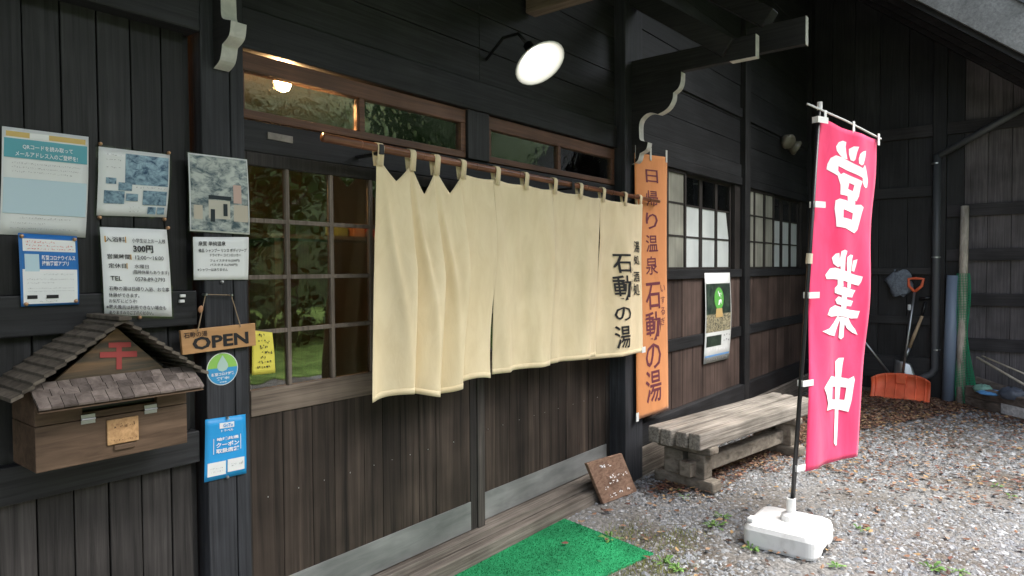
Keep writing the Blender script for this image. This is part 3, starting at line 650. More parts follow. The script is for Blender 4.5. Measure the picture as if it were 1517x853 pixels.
for k, (a, b_, c, d) in enumerate(((161, 194, 507.5, 515), (148, 203, 521.5, 530), (172.5, 180.5, 507, 547))):
    mb.add([onY(x_, y_, yf+.0135-.0004*k) for x_, y_ in ((a, c), (b_, c-(b_-a)*.03), (b_, d-(b_-a)*.03), (a, d))], [(0, 1, 2, 3)])
mb.build('painted_mark', red_m, MBX)
for side, e in ((-1, eL), (1, eR)):
    n = 11
    for i in range(n):
        a, b_ = ridge.lerp(e, i/n), ridge.lerp(e, (i+1.12)/n)
        lift = Vector((0, 0, .013))
        q0, q1 = a+lift*.4, b_+lift
        MB().prism([(q0.x, -.262, q0.z), (q1.x, -.262, q1.z), (q1.x, -.004, q1.z), (q0.x, -.004, q0.z)], (0, 0, .010)).build('roof_slat', slab, MBX)
MB().bar((ridge.x, -.27, ridge.z+.018), (ridge.x, -.002, ridge.z+.018), .035, .012).build('ridge_cap', slab, MBX, bevel=.002)
for r_ in range(3):
    xa = x0-.012
    while xa < x1+.015:
        wd = R.uniform(.028, .045); xb = min(xa+wd, x1+.02)
        y0_, y1_ = yf+.01-.026*r_, yf-.022-.026*r_; z0_, z1_ = 1.192-.016*r_, 1.168-.016*r_
        MB().prism([(xa+.0008, y0_, z0_), (xb-.0008, y0_, z0_), (xb-.0008, y1_, z1_+R.uniform(-.001, .002)), (xa+.0008, y1_, z1_)], (0, -.002, .006)).build('shingle', shin, MBX)
        xa = xb
        if xb >= x1+.02: break
MB().prism([(x0-.01, yf+.02, 1.186), (x0-.01, yf-.072, 1.128), (x0-.01, yf-.06, 1.126), (x0-.01, yf+.02, 1.176)], (x1-x0+.03, 0, 0)).build('pent_board', boxw, MBX)
for hx in (.735, .905):
    MB().box(hx-.018, hx+.018, yf-.003, yf-.0006, 1.068, 1.094).tube([(hx-.018, yf-.004, 1.081), (hx+.018, yf-.004, 1.081)], .003, 8).build('hinge', steel, MBX)
MB().box(.782, .868, yf-.007, yf-.0005, .995, 1.068).build('plaque', noisy('cork plaque', (.30, .17, .075), (.46, .28, .13), (60, 60, 60), .7, .3), MBX, bevel=.002)
mb = MB(); scribble(mb, .795, .855, 1.04, 1.055, lambda u, v: Vector((u, yf-.0085, v)), 6, .0012, 3); scribble(mb, .79, .86, 1.003, 1.01, lambda u, v: Vector((u, yf-.0085, v)), 10, .0008, 4); mb.build('handwriting', mat('brown ink', (.10, .05, .02), .7), MBX)
MB().box(.80, .858, yf-.008, yf-.0006, .977, .991).build('handle', boxw, MBX, bevel=.002)

# ================================================================== ROD AND CURTAIN
RY, RZ0, RZ1 = -.14, 2.012, 1.975
def rodp(x_): return Vector((x_, RY, RZ0+(RZ1-RZ0)*(x_-1.6)/2.88))
RD = thing('bamboo_rod', 'long smoked bamboo curtain rod across the entrance', 'rod', rodp(3.0))
MB().tube([rodp(1.60), rodp(2.3), rodp(3.1), rodp(4.47)], [.018, .017, .016, .012], 14).build('cane', bamboo_m, RD, smooth=True)
for xx in (1.78, 2.13, 2.49, 2.83, 3.17, 3.50, 3.80, 4.08, 4.32):
    q = rodp(xx); MB().tube([q-Vector((.004, 0, 0)), q+Vector((.004, 0, 0))], .0185-.002*(xx-1.6)/2.8, 14).build('node', bamboo_m, RD, smooth=True)
for xx in (1.875, 3.32): q = rodp(xx); MB().box(q.x-.012, q.x+.012, RY-.02, .0, q.z-.03, q.z-.019).box(q.x-.012, q.x+.012, RY-.026, RY-.02, q.z-.03, q.z+.012).build('hook', black_m, RD, bevel=.002)

CU = thing('noren_curtain', 'cream split shop curtain with black brush lettering hanging at the entrance', 'curtain', (3.0, RY, .95))
LOOPS = [1.875, 2.055, 2.205, 2.385, 2.645, 2.885, 3.15, 3.415, 3.675, 3.955, 4.165]
def topz(x_): return rodp(x_).z - .045
def sag(x_):
    for a, b_ in zip(LOOPS[:-1], LOOPS[1:]):
        if a <= x_ <= b_:
            t = (x_-a)/(b_-a); i = LOOPS.index(a)
            amp = (.085, .125, .105)[i] if i < 3 else .012
            return amp*(1-abs(2*t-1)**(1.1 if i < 3 else 2))
    return 0
PAN = [(1.86, 2.611, 1.815, 2.550), (2.613, 3.134, 2.630, 3.070), (3.136, 3.649, 3.094, 3.590), (3.651, 4.168, 3.616, 4.178)]
ZB = [.945, .957, .952, .92]
def cpoint(pi, u, v, off=0.):
    a, b_, c, d = PAN[pi]
    xt, xb = a+(b_-a)*u, c+(d-c)*u
    k = max(0, min(1, (v-.22)/.78)); x_ = xt+(xb-xt)*k*k*(3-2*k) if v > .22 else xt
    zt = topz(xt) - sag(min(max(xt, LOOPS[0]), LOOPS[-1]))
    z_ = zt + (ZB[pi]+(.022*math.sin(u*9) if pi == 0 else 0) - zt)*v
    g = min(1, v*3.0)
    if pi == 0:
        s = (xt-LOOPS[0])
        ph = 0
        for i in range(3):
            if LOOPS[i] <= xt: ph = i + min(1, (xt-LOOPS[i])/(LOOPS[i+1]-LOOPS[i]))
        if xt > LOOPS[3]: ph = 3 + (xt-LOOPS[3])/.27
        t_ = ph % 1; saw = .5-.5*math.cos(math.pi*t_/.86) if t_ < .86 else .5+.5*math.cos(math.pi*(t_-.86)/.14)
        dep = (.070+.02*v)*saw*(1 if ph < 3 else .3)*(.12+.88*min(1, v*2.2)) - .012*math.sin(5*v+ph)*min(1, v*3)
        # drag folds from the loops
        dep += .024*math.exp(-((ph % 1)-.12-.75*v)**2/.010)*(1-v)*g*(ph < 3)
        dep -= .02*v*math.sin(2*math.pi*ph*.5)
    else:
        dep = .026*math.sin(2*math.pi*(u*1.1+.15*pi)+.8)*g + .009*math.sin(11*u+3*v+pi*2.1)*g + .004*math.sin(23*u-5*v+pi)*g
        dep += .007*math.exp(-((u-.35-.25*v)/.07)**2)*(1-v) + .006*math.exp(-((u-.72+.12*v)/.05)**2)*(1-.5*v)
        dep -= .050*max(0, 1-u*4)*max(0, (v-.25)/.75)       # left edge of each strip turns back
        dep += .008*max(0, 1-(1-u)*6)*max(0, (v-.25)/.75)*(pi < 3)
        if pi == 3: e_ = max(0, min(1, (u-.5)/.4)); dep = dep*(1-.7*e_) + .022*e_*e_*(3-2*e_)
    return Vector((x_, RY-dep-off-.004, z_))
for pi in range(4):
    MB().grid(lambda u, v: cpoint(pi, u, v), 150 if pi == 0 else 40, 50).build('cloth_panel', cream, CU, smooth=True, solid=.0012)
    MB().grid(lambda u, v: cpoint(pi, u, .972+.0275*v, .0016), 150 if pi == 0 else 40, 2).build('hem', cream, CU, smooth=True, solid=.0006)
for i, xx in enumerate(LOOPS):
    q = rodp(xx); w2 = .017; rr = .0205; prof = []
    zt = topz(xx)-.03
    prof.append((RY-.012, zt))
    for k in range(9): a = math.pi*(-.05+1.1*k/8); prof.append((RY-rr*math.cos(a), q.z+rr*math.sin(a)))
    prof.append((RY+.010, zt))
    MB().grid(lambda u, v: Vector((xx+(u-.5)*2*w2+.004*math.sin(i), prof[round(v*10)][0], prof[round(v*10)][1])), 1, 10).build('loop', cream, CU, smooth=True, solid=.002)
def ctext(body, pxbox, bold):
    """characters on the last curtain strip, placed by photo box"""
    a, b_ = onY(pxbox[0], pxbox[2], RY-.01), onY(pxbox[1], pxbox[3], RY-.01)
    def fn(u, v):
        x_, z_ = a.x+(b_.x-a.x)*u, a.z+(b_.z-a.z)*v
        zt = topz(x_); vv = (z_-zt)/(ZB[3]-zt); k = max(0, min(1, (vv-.22)/.78)); kk = k*k*(3-2*k)
        la, lb = PAN[3][0]+(PAN[3][2]-PAN[3][0])*kk, PAN[3][1]+(PAN[3][3]-PAN[3][1])*kk
        q = cpoint(3, (x_-la)/(lb-la), vv, .005); return Vector((x_, q.y, z_))
    put_text(CT, body, (0, 1, 0, 1), fn, bold, -.12)
CT = MB()
for ch, y0_, y1_ in (('石', 376, 404), ('動', 408, 444), ('の', 455, 474), ('湯', 483, 514)): ctext(ch, (911, 929, y0_, y1_), .011)
for ch, y0_, y1_ in (('湯', 357, 374), ('処', 378, 392), ('酒', 402, 417), ('処', 420, 437)): ctext(ch, (935, 944.5, y0_, y1_), .010)
for ch, y0_, y1_ in (('い', 396, 402), ('す', 405, 411), ('る', 414, 420), ('ぎ', 424, 431)): ctext(ch, (930, 933.5, y0_, y1_), .0)
CT.build('lettering', ink, CU)
tq = cpoint(3, 1, 1); MB().box(tq.x-.02, tq.x+.03, tq.y-.006, tq.y-.003, tq.z-.005, tq.z+.035).build('tape', paper_w, CU)

# ================================================================== ORANGE BANNER
BY = -.105
bc = [onY(940, 226, BY), onY(988, 233, BY), onY(990, 605, BY), onY(943, 622, BY)]
OB = thing('orange_banner', 'orange hanging banner with plum lettering on the post beside the curtain', 'banner', bc[3])
def bpt(u, v, off=0.):
    p_ = (bc[0]*(1-u)+bc[1]*u)*(1-v) + (bc[3]*(1-u)+bc[2]*u)*v
    return p_ + Vector((0, -off-.005*math.sin(3*u+5*v)*u-.004*math.sin(9*u+2*v)*u-.008*v*math.sin(math.pi*u), 0))
MB().grid(bpt, 16, 60).build('cloth', orange, OB, smooth=True, solid=.0015)
for u in (.03, .46, .95):
    t0 = bpt(u, .0); MB().box(t0.x-.012, t0.x+.012, t0.y-.006, t0.y-.003, t0.z-.04, t0.z+.05).build('tab', white_p, OB)
t0 = bpt(0, 1); MB().box(t0.x-.015, t0.x+.02, t0.y-.008, t0.y-.004, t0.z-.01, t0.z+.05).build('tape', paper_w, OB)
mb = MB()
def bchar(ch, y0_, y1_, x0_, x1_, bold):
    def inv(px_, py_):
        q = onY(px_, py_, BY-.012); v = (bc[0].z-q.z)/(bc[0].z-bc[3].z); l = bc[0].lerp(bc[3], v); r__ = bc[1].lerp(bc[2], v)
        return (q.x-l.x)/(r__.x-l.x), v
    a, b_ = inv(x0_, y0_), inv(x1_, y1_)
    put_text(mb, ch, (a[0], b_[0], a[1], b_[1]), lambda u, v: bpt(u, v, .003), bold, -.06)
for ch, y0_, y1_ in (('日', 252, 275), ('帰', 283, 309), ('り', 316, 342), ('温', 349, 375), ('泉', 381, 408)): bchar(ch, y0_, y1_, 958, 976, .006)
for ch, y0_, y1_ in (('石', 420, 458), ('動', 464, 503), ('の', 511, 544), ('湯', 551, 592)): bchar(ch, y0_, y1_, 958, 980, .010)
for ch, y0_, y1_ in (('い', 424, 434), ('す', 441, 451), ('る', 457, 467), ('ぎ', 472, 482)): bchar(ch, y0_, y1_, 980, 987, .0)
mb.build('lettering', purple, OB)

# ================================================================== PINK FLAG ON ITS STAND
FP = Vector((3.77, -1.26, 0)); FD = Vector((.94, -.35, 0)).normalized(); FN = Vector((-.35, -.94, 0)).normalized()
def fpt(s, z): return FP + FD*s + Vector((0, 0, z))
def onflag(x_, y_):
    d = ray(x_, y_); t = (FP-CAM).dot(FN)/d.dot(FN); q = CAM+d*t; return (q-FP).dot(FD), q.z
FL = thing('nobori_flag', 'tall pink banner flag with white brush lettering on a black pole', 'flag', fpt(0, .13))
fc = [onflag(1217, 171), onflag(1299, 207), onflag(1270.5, 676), onflag(1188, 697)]
def wave(s, z): return .014*math.sin(7*s+1.7*z) + .010*math.sin(14*s-3.5*z+1) + .004*math.sin(31*s+4*z)
def flagp(s, z, off=0.): return fpt(s, z) + FN*(wave(s, z)+off)
def fcl(u, v):
    s = (fc[0][0]*(1-u)+fc[1][0]*u)*(1-v)+(fc[3][0]*(1-u)+fc[2][0]*u)*v
    z_ = (fc[0][1]*(1-u)+fc[1][1]*u)*(1-v)+(fc[3][1]*(1-u)+fc[2][1]*u)*v
    return flagp(s + .012*math.sin(5*v*math.pi)*u*(1-v), z_ - .02*math.sin(math.pi*u)*(v < .02))
MB().grid(fcl, 24, 70).build('cloth', pink, FL, smooth=True, solid=.001)
p0, p1, p2 = onflag(1174, 748), onflag(1200, 400), onflag(1215, 158)
MB().tube([fpt(p0[0]-.012, .10), fpt(p1[0]-.012, p1[1]), fpt(p2[0]-.006, p2[1])], [.0125, .0115, .0095], 12).build('pole', black_m, FL, smooth=True)
c0, c1 = onflag(1194, 154), onflag(1303, 206)
MB().tube([fpt(*c0)+FN*.008, fpt((c0[0]+c1[0])/2, (c0[1]+c1[1])/2+.008)+FN*.008, fpt(*c1)+FN*.008], .0055, 8).build('crossbar', plast, FL, smooth=True)
q = fpt(p2[0]-.004, p2[1]); MB().tube([q-Vector((0, 0, .02)), q+Vector((0, 0, .025))], .014, 12).build('pole_cap', plast, FL)
for x_, y_ in ((1213, 178), (1209, 303), (1200, 437), (1191, 567), (1182, 692)):
    s, z_ = onflag(x_, y_); MB().obox(fpt(s+.012, z_)+FN*.018, FD*.045, FN*.0012, Vector((0, 0, .017))).obox(fpt(s-.032, z_), FD*.0012, FN*.018, Vector((0, 0, .017))).build('tab', plast, FL)
for x_, y_ in ((1219, 170), (1261, 186), (1298, 204)):
    s, z_ = onflag(x_, y_); MB().obox(fpt(s, z_-.012)+FN*.016, FD*.010, FN*.0012, Vector((0, 0, .034))).build('tab', plast, FL)
s, z_ = onflag(1199, 383); MB().tube([fpt(s-.004, z_-.028), fpt(s+.002, z_+.028)], .017, 10).build('clip', mat('cream rubber', (.66, .58, .44), .6), FL)
def Z(o, pts): return [(o[0]+x_*.1758, o[1]+y_*.1758) for x_, y_ in pts]
o1, o2, o3 = (1210, 200), (1205, 365), (1200, 520)
GLY = [
 [Z(o1, [(165,95),(185,60),(215,48),(240,60),(235,100),(238,150),(245,205),(215,195),(190,165),(170,130)])],
 [Z(o1, [(255,120),(285,100),(318,105),(305,150),(295,210),(285,225),(265,215),(255,170)])],
 [Z(o1, [(325,165),(350,145),(383,138),(375,190),(355,250),(340,262),(318,245),(315,205)])],
 [Z(o1, [(130,190),(165,170),(200,185),(245,215),(300,255),(350,285),(370,255),(388,290),(405,340),(418,385),(408,440),(390,450),(365,435),(352,400),(350,365),(300,335),(240,300),(180,260),(178,300),(195,330),(185,350),(150,320),(105,285),(110,240)])],
 [Z(o1, [(175,345),(215,318),(260,345),(350,395),(335,440),(325,520),(310,560),(285,545),(240,515),(190,500),(192,420)]), Z(o1, [(255,405),(290,425),(280,475),(245,455)])],
 [Z(o1, [(240,505),(300,520),(300,590),(245,580)])],
 [Z(o1, [(160,550),(185,535),(240,555),(290,590),(345,590),(370,610),(355,660),(340,740),(328,800),(305,828),(280,815),(225,785),(165,770),(162,700),(155,620)]), Z(o1, [(210,625),(285,660),(280,715),(208,695)])],
 [Z(o2, [(165,95),(190,60),(212,55),(215,100),(222,165),(205,175),(175,145)])],
 [Z(o2, [(225,40),(250,28),(272,38),(258,90),(255,205),(225,200),(215,110)])],
 [Z(o2, [(275,90),(305,68),(332,75),(325,110),(318,225),(280,220),(270,140)])],
 [Z(o2, [(335,120),(370,108),(362,160),(350,212),(325,205)])],
 [Z(o2, [(110,240),(150,185),(190,178),(260,205),(330,230),(410,255),(400,300),(385,330),(320,310),(240,285),(180,275),(120,275)])],
 [Z(o2, [(205,270),(245,280),(250,335),(205,330)])], [Z(o2, [(285,290),(325,300),(320,355),(285,345)])],
 [Z(o2, [(185,350),(205,325),(250,340),(365,370),(350,400),(340,430),(280,425),(220,405),(185,390)])],
 [Z(o2, [(190,450),(215,420),(260,440),(348,460),(330,505),(270,500),(205,485)])],
 [Z(o2, [(240,400),(285,400),(285,520),(240,520)])],
 [Z(o2, [(115,575),(140,520),(190,495),(250,515),(320,535),(395,545),(380,605),(330,608),(290,595),(225,585),(150,592)])],
 [Z(o2, [(215,585),(245,600),(225,650),(205,710),(190,755),(130,745),(70,715),(130,690),(180,640)])],
 [Z(o2, [(240,590),(280,600),(272,700),(272,765),(252,785),(232,770),(235,690)])],
 [Z(o2, [(275,600),(305,600),(330,650),(365,700),(380,745),(340,725),(295,690),(275,650)])],
 [Z(o3, [(235,90),(270,60),(308,58),(300,110),(290,230),(285,330),(270,480),(262,580),(248,720),(238,795),(225,800),(212,775),(218,690),(228,560),(235,430),(238,300),(240,200)])],
 [Z(o3, [(110,310),(140,260),(180,210),(230,220),(290,225),(340,235),(375,212),(382,240),(370,310),(355,420),(335,515),(310,508),(260,492),(200,490),(140,502),(150,440),(135,370)]), Z(o3, [(200,300),(325,310),(312,415),(195,410)])]]
mb = MB()
for i, g in enumerate(GLY): stroke_poly(mb, g, lambda x_, y_, i=i: flagp(*onflag(x_, y_), .0020+.00012*i))
mb.build('lettering', whitei, FL)
# water filled base
BS = thing('flag_base', 'square white plastic water weight holding the pink flag pole', 'flag base', (3.765, -1.255, 0))
def rsq(h, z_, r_=.05, cx=3.765, cy=-1.255, n=6):
    out = []
    for qx, qy, a0 in ((1, 1, 0), (-1, 1, 90), (-1, -1, 180), (1, -1, 270)):
        for k in range(n+1):
            a = math.radians(a0+90*k/n); out.append((cx+qx*(h-r_)+r_*math.cos(a), cy+qy*(h-r_)+r_*math.sin(a), z_))
    return out
mb = MB(); rings = [rsq(.185, .004), rsq(.19, .02), rsq(.19, .095), rsq(.18, .118), rsq(.165, .125)]
for r_ in rings: mb.v += r_
n = 28
for i in range(4):
    for k in range(n): mb.f.append((i*n+k, i*n+(k+1) % n, (i+1)*n+(k+1) % n, (i+1)*n+k))
mb.f.append(tuple(range(4*n, 5*n))); mb.f.append(tuple(range(n))[::-1]); mb.build('tank', plast, BS)
lathe(MB(), [(.0, .0), (.055, .0), (.05, .03), (.024, .045), (.024, .12), (.017, .12), (.017, .05)], Vector((fpt(p0[0]-.012, 0).x, fpt(p0[0]-.012, 0).y, .125)), Vector((0, 0, 1)), 18).build('socket', plast, BS)
MB().box(3.60, 3.66, -1.12, -1.085, .125, .15).build('filler_cap', plast, BS, bevel=.008)
MB().box(3.70, 3.80, -1.447, -1.440, .002, .03).build('foot_notch', black_m, BS)

# ================================================================== BENCH
BN = thing('wooden_bench', 'bleached timber bench of four thick beams beside the wall', 'bench', (4.9, -.5, 0))
bd_ = Vector((math.cos(math.radians(-9)), math.sin(math.radians(-9)), 0)); bn_ = Vector((-bd_.y, bd_.x, 0)); b0 = Vector((4.14, -.59, 0))
def bb(name, s0, s1, t0, t1, z0, z1, m, bev=.008):
    c = b0 + bd_*((s0+s1)/2) + bn_*((t0+t1)/2) + Vector((0, 0, (z0+z1)/2))
    o = MB().obox(c, bd_*((s1-s0)/2), bn_*((t1-t0)/2), Vector((0, 0, (z1-z0)/2))).build(name, m, BN, bevel=bev); return o
for i in range(4):
    bb('seat_beam', R.uniform(-.02, .02), 1.8+R.uniform(-.02, .02), -.005+.103*i+.007, -.005+.103*(i+1)-.007, .305+R.uniform(-.004, .004), .41+R.uniform(-.006, .006), bench_x, .012)
for s in (.17, 1.42):
    bb('foot', s-.06, s+.06, -.03, .44, .0, .085, bench_d, .02); bb('post', s-.05, s+.05, .04, .17, .085, .25, bench_d); bb('post', s-.05, s+.05, .21, .36, .085, .25, bench_d)
    bb('crosspiece', s-.055, s+.055, -.01, .42, .25, .305, bench_d, .015)
bb('stretcher', .05, 1.56, .10, .19, .10, .20, bench_d)

# ================================================================== LEANING BOARD, MAT
lb = [onZ(891.7, 746.9, .0), onZ(941.9, 728.5, .0)]
lt = [onY(867.2, 686.7, -.115), onY(919, 671.7, -.115)]
LB = thing('leaning_sign_board', 'brown wooden board with faded white writing leaning on the wall base', 'sign board', lb[0])
def lfn(u, v, o=0.):
    p_ = (lt[0]*(1-u)+lt[1]*u)*(1-v)+(lb[0]*(1-u)+lb[1]*u)*v
    return p_ + Vector((.0, -o-.012, o*.3+.004))
nn = (lfn(1, 0)-lfn(0, 0)).cross(lfn(0, 1)-lfn(0, 0)).normalized()
if nn.y < 0: nn = -nn
MB().prism([lfn(0, 0), lfn(1, 0), lfn(1, 1), lfn(0, 1)], nn*.022).build('board', noisy('brown plywood', (.13, .072, .045), (.26, .16, .11), (25, 25, 60), .75, .5), LB, bevel=.003)
mb = MB()
for i, (a, b_, c, d) in enumerate(((.25, .58, .12, .21), (.40, .58, .40, .48), (.50, .95, .44, .52), (.33, .62, .55, .63), (.17, .28, .64, .72), (.20, .42, .84, .92), (.50, .62, .82, .90), (.74, .84, .82, .88))): scribble(mb, a, b_, c, d, lambda u, v: lfn(u, v, .002), max(2, int(11*(b_-a))), .012, i+40)
mb.build('chalk_writing', whitei, LB)
ma, mb_ = onZ(835, 770), onZ(968, 822)
turf = noisy('green turf', (.008, .14, .05), (.02, .235, .09), (60, 60, 60), .85, .5, spec=.2)
GM = thing('green_turf_mat', 'bright green artificial turf mat before the threshold', 'mat', (2.6, -.45, 0))
md = (ma-mb_); ml = Vector((-md.y, md.x, 0)).normalized()
if ml.x > 0: ml = -ml
def mpt(u, v): return mb_ + md*v + ml*(1.55*u)
MB().prism([mpt(0, 0), mpt(1, 0), mpt(1, 1), mpt(0, 1)], (0, 0, .010)).build('backing', turf, GM)
mb = MB()
for i in range(15000):
    p_ = mpt(R.random(), R.random()); a = R.uniform(0, 6.28); dx, dy = math.cos(a)*.0022, math.sin(a)*.0022; l = Vector((R.uniform(-.006, .006), R.uniform(-.006, .006), R.uniform(.005, .010)))
    p_ = p_ + Vector((0, 0, .009)); mb.add([p_+Vector((dx, dy, 0)), p_-Vector((dx, dy, 0)), p_+l], [(0, 1, 2)])
mb.build('turf_pile', turf, GM, kind='stuff')

# ================================================================== TOOLS AGAINST THE WING
orp = noisy('orange red plastic', (.82, .13, .05), (.92, .19, .08), (6, 6, 6), .45, .05, spec=.4)
PU = thing('snow_pusher', 'orange red plastic snow pusher standing against the wing wall', 'snow shovel', (8.65, -1.05, 0))
def blade(u, v):
    y_ = -.76-.58*u; c = math.sin(math.pi*v)
    e = abs(2*u-1)**4; return Vector((8.66 - .13*(1-v)**2 - .05*v*v*v - .05*e, y_, .0+(.28-.05*e)*v + .015*math.sin(math.pi*u)))
MB().grid(blade, 30, 10).build('blade', orp, PU, smooth=True, solid=.008)
for k in range(6):
    u = .08+.168*k; MB().tube([blade(u, v/6)+Vector((-.006, 0, 0)) for v in range(7)], .008, 6).build('blade_rib', orp, PU, smooth=True)
hp0, hp1 = onX(1337, 556, 8.66), onX(1355, 432, 8.80)
MB().tube([hp0, hp1], .014, 10).build('handle', steel, PU, smooth=True)
MB().obox(blade(.5, .8)+Vector((-.01, 0, 0)), (.02, 0, 0), (0, .05, 0), (0, 0, .06)).build('handle_socket', orp, PU, bevel=.01)
g = onX(1357, 412, 8.81); gl_, gr_ = onX(1346, 413, 8.81), onX(1368, 413, 8.81)
MB().tube([hp1, hp1+(gl_-hp1)*.45+Vector((0, .03, 0)), gl_, g, gr_, hp1+(gr_-hp1)*.45+Vector((0, -.03, 0)), hp1], .016, 8).build('grip', orp, PU, smooth=True)
s, = (onX(1347, 455, 8.78),); MB().tube([s-Vector((.0, 0, .03)), s+Vector((0, 0, .03))], .017, 10).build('label_band', paper_w, PU)
SH = thing('garden_shovel', 'metal shovel with a wooden handle behind the orange snow pusher', 'shovel', (8.75, -1.15, 0))
h0, h1, h2 = onX(1338, 535, 8.76), onX(1347, 515, 8.78), onX(1366, 468, 8.84)
MB().tube([h1, h2], [.019, .016], 10).build('handle', noisy('ash handle', (.35, .24, .14), (.48, .35, .22), (40, 40, 6), .6, .2), SH, smooth=True)
MB().tube([h0, h1], [.03, .02], 10).build('ferrule', steel, SH, smooth=True)
g0 = onX(1371, 447, 8.86); MB().tube([h2, g0], .014, 8).tube([g0+Vector((0, .06, .03)), g0+Vector((0, -.06, .05))], .018, 8).build('grip', black_m, SH, smooth=True)
bl0, bl1, bl2, bl3 = onX(1326, 532, 8.74), onX(1349, 538, 8.74), onX(1362, 562, 8.70), onX(1322, 560, 8.70)
MB().grid(lambda u, v: (bl0*(1-u)+bl1*u)*(1-v)+(bl3*(1-u)+bl2*u)*v + Vector((-.03*math.sin(math.pi*u), 0, -.14*v*v)), 8, 8).build('blade', steel, SH, smooth=True, solid=.003)
a_, b2 = onX(1277, 501, 8.72), onX(1323, 560, 8.72)
MB().tube([a_+(a_-b2)*.5, b2], .013, 10).build('aluminium_pole', steel, None, 'thin aluminium pole leaning behind the orange snow pusher blade', 'pole', smooth=True)
rg = onX(1333, 418, 8.84)
mb = MB()
V = []
for j in range(9):
    for k in range(12):
        a = 2*math.pi*k/12; v = j/8; r_ = (.03+.10*math.sin(math.pi*(.15+.75*v)))*(1+.18*math.sin(3*a+j)+.1*R.uniform(-1, 1))
        V.append((rg.x+.35*r_*math.cos(a), rg.y+r_*math.sin(a), rg.z+.13-.28*v+.02*math.sin(a*2)))
mb.add(V, [(j*12+k, j*12+(k+1) % 12, (j+1)*12+(k+1) % 12, (j+1)*12+k) for j in range(8) for k in range(12)]); mb.build('grey_rag', noisy('grey terry', (.12, .14, .17), (.24, .27, .31), (40, 40, 40), .95, .8), None, 'bundled grey rag hanging on the wing wall', 'rag', smooth=True)
# drain pipe
dkp_ = mat('dark drainpipe', (.075, .078, .082), .45)
DP = thing('downpipe', 'dark metal drainpipe running down the wing wall', 'drainpipe', (8.83, -1.34, 0))
d0, d1 = onX(1388.5, 232, 8.82), onX(1385, 545, 8.82)
MB().tube([onX(1517, 160, 8.82)+(onX(1517, 160, 8.82)-d0)*.5, d0, ], .036, 12).build('upper_pipe', dkp_, DP, smooth=True)
e1 = onX(1358, 563, 8.80)
MB().tube([d0+Vector((0, 0, .02)), d0.lerp(d1, .5), d1, d1+Vector((0, .03, -.07)), d1+Vector((-.01, .11, -.12)), e1], .04, 14).build('pipe', dkp_, DP, smooth=True)
for y_ in (242, 381, 518):
    q = onX(1387, y_, 8.82); MB().tube([q-Vector((0, 0, .008)), q+Vector((0, 0, .008))], .045, 14).build('clamp', steel, DP)
PV = onX(1412, 408, 8.78); PB = onZ(1406.5, 593); PB.x = 8.74
MB().tube([PB, PV], .058, 18, cap=False).build('grey_plastic_pipe', mat('blue grey pvc', (.20, .25, .33), .4), None, 'upright blue grey plastic pipe leaning beside the drainpipe', 'pipe', smooth=True, solid=.006)
t0, t1 = onX(1391, 340, 8.84), onX(1396, 560, 8.84); MB().tube([t0, t1], .009, 8).build('thin_cane', noisy('old cane', (.14, .12, .10), (.24, .2, .17), (40, 40, 4)), None, 'thin cane standing between the drainpipe and the plastic pipe', 'cane', smooth=True)
w0, w1 = onX(1429.5, 305, 8.80), onZ(1424, 596)
w1.x = 8.72
MB().tube([w1, w1.lerp(w0, .3), w1.lerp(w0, .7), w0], [.046, .043, .041, .040], 12).build('wooden_stake', noisy('pale stake', (.34, .29, .23), (.56, .50, .42), (30, 30, 8), .8, .5), None, 'pale wooden stake standing upright inside the green netting', 'stake', smooth=True)
gn = mat('green net', (.015, .28, .13), .7)
NE = thing('green_netting', 'green garden netting wrapped round the pale stake', 'netting', w1)
def netp(u, v):
    c = w1.lerp(w0, .66*(1-v)); bul = .05+.012*math.sin(9*v)+.09*max(0, v-.45)*(1 if math.sin(2*math.pi*u) < 0 else .1)
    a = 2*math.pi*u; return c + Vector((bul*.8*math.cos(a), bul*1.15*math.sin(a)-.05*max(0, v-.4), 0))
MB().grid(lambda u, v: netp(u+.15*v, v), 16, 80).build('net', gn, NE, wire=.005)
# timber edged bed
TB = thing('timber_bed', 'low timber edged bed with odds and ends before the wing', 'planter', (8.3, -1.95, 0))
ta, tb = Vector((8.66, -1.68, 0)), Vector((7.78, -2.55, 0))
for k in range(2):
    MB().bar(ta+Vector((0, 0, .055+.112*k)), tb+Vector((0, 0, .055+.112*k)), .09, .108).build('timber', noisy('dull timber', (.10, .078, .065), (.2, .165, .14), (10, 10, 30), .8, .5, vary=.1), TB, bevel=.008)
MB().bar(ta+Vector((.0, .06, .10)), Vector((8.86, -1.64, .10)), .09, .19).build('timber', MATS['dull timber'], TB, bevel=.008)
dn = (tb-ta).normalized(); nrm = Vector((-abs(dn.y), abs(dn.x), 0)); nrm = Vector((dn.y, -dn.x, 0)); nrm = nrm if nrm.x < 0 else -nrm
lc = ta.lerp(tb, .52)+nrm*.0475+Vector((0, 0, .075)); MB().obox(lc, dn*.17, nrm*.002, Vector((0, 0, .05))).build('label_plate', noisy('worn white label', (.45, .45, .45), (.75, .75, .74), (30, 30, 30), .6, 0), TB)
MB().prism([ta+Vector((.0, .02, .17)), tb+Vector((0, 0, .17)), Vector((8.86, -2.6, .17)), Vector((8.86, -1.7, .17))], (0, 0, .01)).build('soil', noisy('bed soil', (.03, .022, .016), (.08, .06, .045), (20, 20, 20), .9, .8), TB)
mb = MB(); tp = ta.lerp(tb, .30)+Vector((.07, .05, .225))
